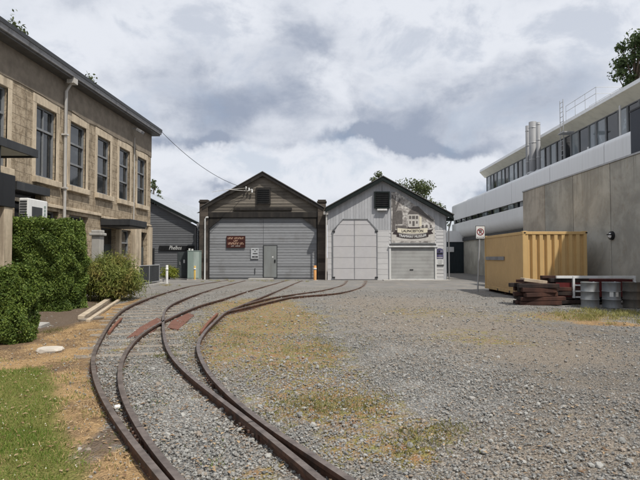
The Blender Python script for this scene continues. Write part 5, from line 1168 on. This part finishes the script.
# ------------------------------------------------------------------ maroon trailer
YT = 17.75
tr = thing('flatbed_trailer', 'maroon low trailer with white top rail behind the grey drums', 'trailer', (9, YT+.5, 0))
q = lambda u, v: PY(u, v, YT)
a, b = q(556, 275.8), q(634, 279)
mb = MB(); mb.box(a.x, b.x, YT-.04, YT+.04, a.z-.09, a.z); mb.build('top_rail', M['white'], tr, .008)
x5 = q(573.2, 280).x; zl = q(573, 298).z
MB().box(x5-.035, x5+.035, YT-.055, YT+.03, zl, a.z+.003).build('corner_post', M['white'], tr, .008); MB().box(b.x-.035, b.x+.035, YT-.055, YT+.03, a.z-.3, a.z+.003).build('corner_post', M['white'], tr, .008)
mb = MB()
for v in (285.2, 291.2, 297): z_ = q(580, v).z; mb.box(x5+.05, q(590, 285).x, YT-.05, YT+.02, z_-.025, z_+.025)
mb.build('side_rail', M['white'], tr, .005)
mb = MB(); mb.box(a.x, b.x-.02, YT+.03, YT+1.0, zl+.03, a.z-.12); mb.build('body', M['red'], tr, .01)
mb = MB(); mb.box(a.x+.1, b.x-.1, YT+.2, YT+.3, zl-.1, zl+.03); mb.box(a.x+.1, b.x-.1, YT+.75, YT+.85, zl-.1, zl+.03); mb.box(a.x+.6, a.x+.7, YT, YT+1.0, zl-.12, zl-.02); mb.build('chassis', M['black'], tr)
for xw in (a.x+.95, a.x+1.9):
    for yw in (YT+.12, YT+.82):
        mb = MB(); k = 22; mb.add([(xw+.27*math.cos(2*PI*i/k), yw+dy, .27+.27*math.sin(2*PI*i/k)) for dy in (0, .16) for i in range(k)], [(i, (i+1) % k, k+(i+1) % k, k+i) for i in range(k)]+[tuple(range(k)), tuple(range(k, 2*k))])
        w_ = mb.build('wheel', M['rubber'], tr, .02); mb = MB(); mb.add([(xw+.14*math.cos(2*PI*i/k), yw-.012+dy, .27+.14*math.sin(2*PI*i/k)) for dy in (0, .012) for i in range(k)], [(i, (i+1) % k, k+(i+1) % k, k+i) for i in range(k)]+[tuple(range(k)), tuple(range(k, 2*k))]); mb.build('rim', M['gutter'], w_)
# ------------------------------------------------------------------ scrap timber pile
def beam(x, y, z, ln, w_, h_, rz_, label='dark rust brown timber baulk stacked in front of the yellow container', ry_=0, mat='timber'):
    o_ = MB().obox((0, 0, 0), (ln, w_, h_), ry=ry_).build('timber_baulk', M[mat], None, .015); o_.location = (x, y, z); o_.rotation_euler = (random.uniform(-.04, .04), 0, rz_)
    return tag(o_, label, 'timber', 'scrap timbers stacked by the container')
rs = random.Random(3); base = G(540, 305.5); bx, by = base.x, base.y
for lv in range(5):
    for k_ in range(4):
        h_ = rs.uniform(.125, .143); beam(bx+rs.uniform(-.14, .12)+.06, by+.12+k_*.24+rs.uniform(-.03, .03), .07+lv*.143, 1.35+rs.uniform(-.28, .1), rs.uniform(.18, .24), h_, rs.uniform(-.12, .12), 'dark rust brown timber baulk in the short stack before the yellow container', rs.uniform(-.03, .03), rs.choice(('timber', 'timber', 'timber2')))
for lv in range(6):
    for k_ in range(3):
        beam(bx+1.15+rs.uniform(-.18, .14), by+.5+k_*.26+rs.uniform(-.06, .06), .08+lv*.145, 1.35+rs.uniform(-.3, .35), rs.uniform(.12, .22), rs.uniform(.125, .143), rs.uniform(-.06, .06), 'dark timber baulk in the taller stack left of the maroon trailer', rs.uniform(-.03, .03), rs.choice(('timber', 'timber2')))
beam(bx-.02, by+.45, .79, .9, .24, .12, .25, 'tan split timber offcut lying on top of the short stack', .12, 'plank')
beam(bx+1.05, by+.72, .915, 1.45, .2, .1, .05, 'long thin rusty timber lying across the top of the taller stack', .0, 'timber')
beam(bx-.3, by+.5, .78, .5, .34, .1, .5, 'squat dark timber block on the left end of the short stack', .05)
# ------------------------------------------------------------------ offcuts and stones by the lawn
def plank(uv0, uv1, w_, h_, label, z=.05, mat='plank'):
    a, b = G(*uv0), G(*uv1); c_ = (a+b)/2; d_ = b-a
    o_ = MB().obox((0, 0, 0), (d_.length, w_, h_)).build('plank', M[mat], None, .008); o_.location = (c_.x, c_.y, z); o_.rotation_euler = (.05, .0, math.atan2(d_.y, d_.x))
    tag(o_, label, 'plank', 'old timber planks by the shrub')
plank((81, 320), (114, 297.5), .16, .1, 'long bleached plank lying from the hedge corner to the shrub', .06)
plank((88, 322.5), (119, 301), .1, .07, 'thin weathered plank alongside the long bleached plank', .04)
plank((82, 321.5), (101, 318), .2, .05, 'short grey plank end at the foot of the long bleached plank', .025, 'sleeper')
plank((36, 329), (45, 325.5), .2, .09, 'short pale kerb piece on the soil in front of the tall hedge', .035, 'conc')
def rock(name, label, uv, sx_, sy_, sz_, mat, cat, rz_=0, seed=1):
    r_ = np.random.default_rng(seed); bm_ = bmesh.new(); bmesh.ops.create_icosphere(bm_, subdivisions=2, radius=1)
    for v in bm_.verts: v.co = Vector((math.copysign(abs(v.co.x)**.6, v.co.x)*sx_, math.copysign(abs(v.co.y)**.6, v.co.y)*sy_, math.copysign(abs(v.co.z)**.5, v.co.z)*sz_))*(1+r_.uniform(-.06, .06))
    me = bpy.data.meshes.new(name); bm_.to_mesh(me); bm_.free(); me.materials.append(mat); o_ = bpy.data.objects.new(name, me); C.objects.link(o_); p = G(*uv); o_.location = (p.x, p.y, sz_*.4); o_.rotation_euler = (0, 0, rz_); tag(o_, label, cat)
rock('paving_slab', 'pale flat paving stone on the dry grass above the lawn', (50, 351), .21, .17, .05, plain('pale_slab', (.50, .46, .40), .9, .15, 8, 0, .4), 'paving stone', .2, 2)
rock('litter', 'crumpled white scrap lying between the two left rails', (117.5, 407.5), .035, .045, .018, M['acw'], 'litter', .3, 3)
rock('stone', 'single pale rock on the gravel right of the centre', (472, 399), .035, .03, .02, M['conc'], 'stone', .3, 4)
rock('stone', 'small pale stone in the rust coloured patch of weeds', (343, 410), .025, .02, .012, M['conc'], 'stone', .1, 5)
rock('stone', 'flat pale stone between the rails in the foreground', (224, 410), .05, .03, .02, M['conc'], 'stone', .9, 6)
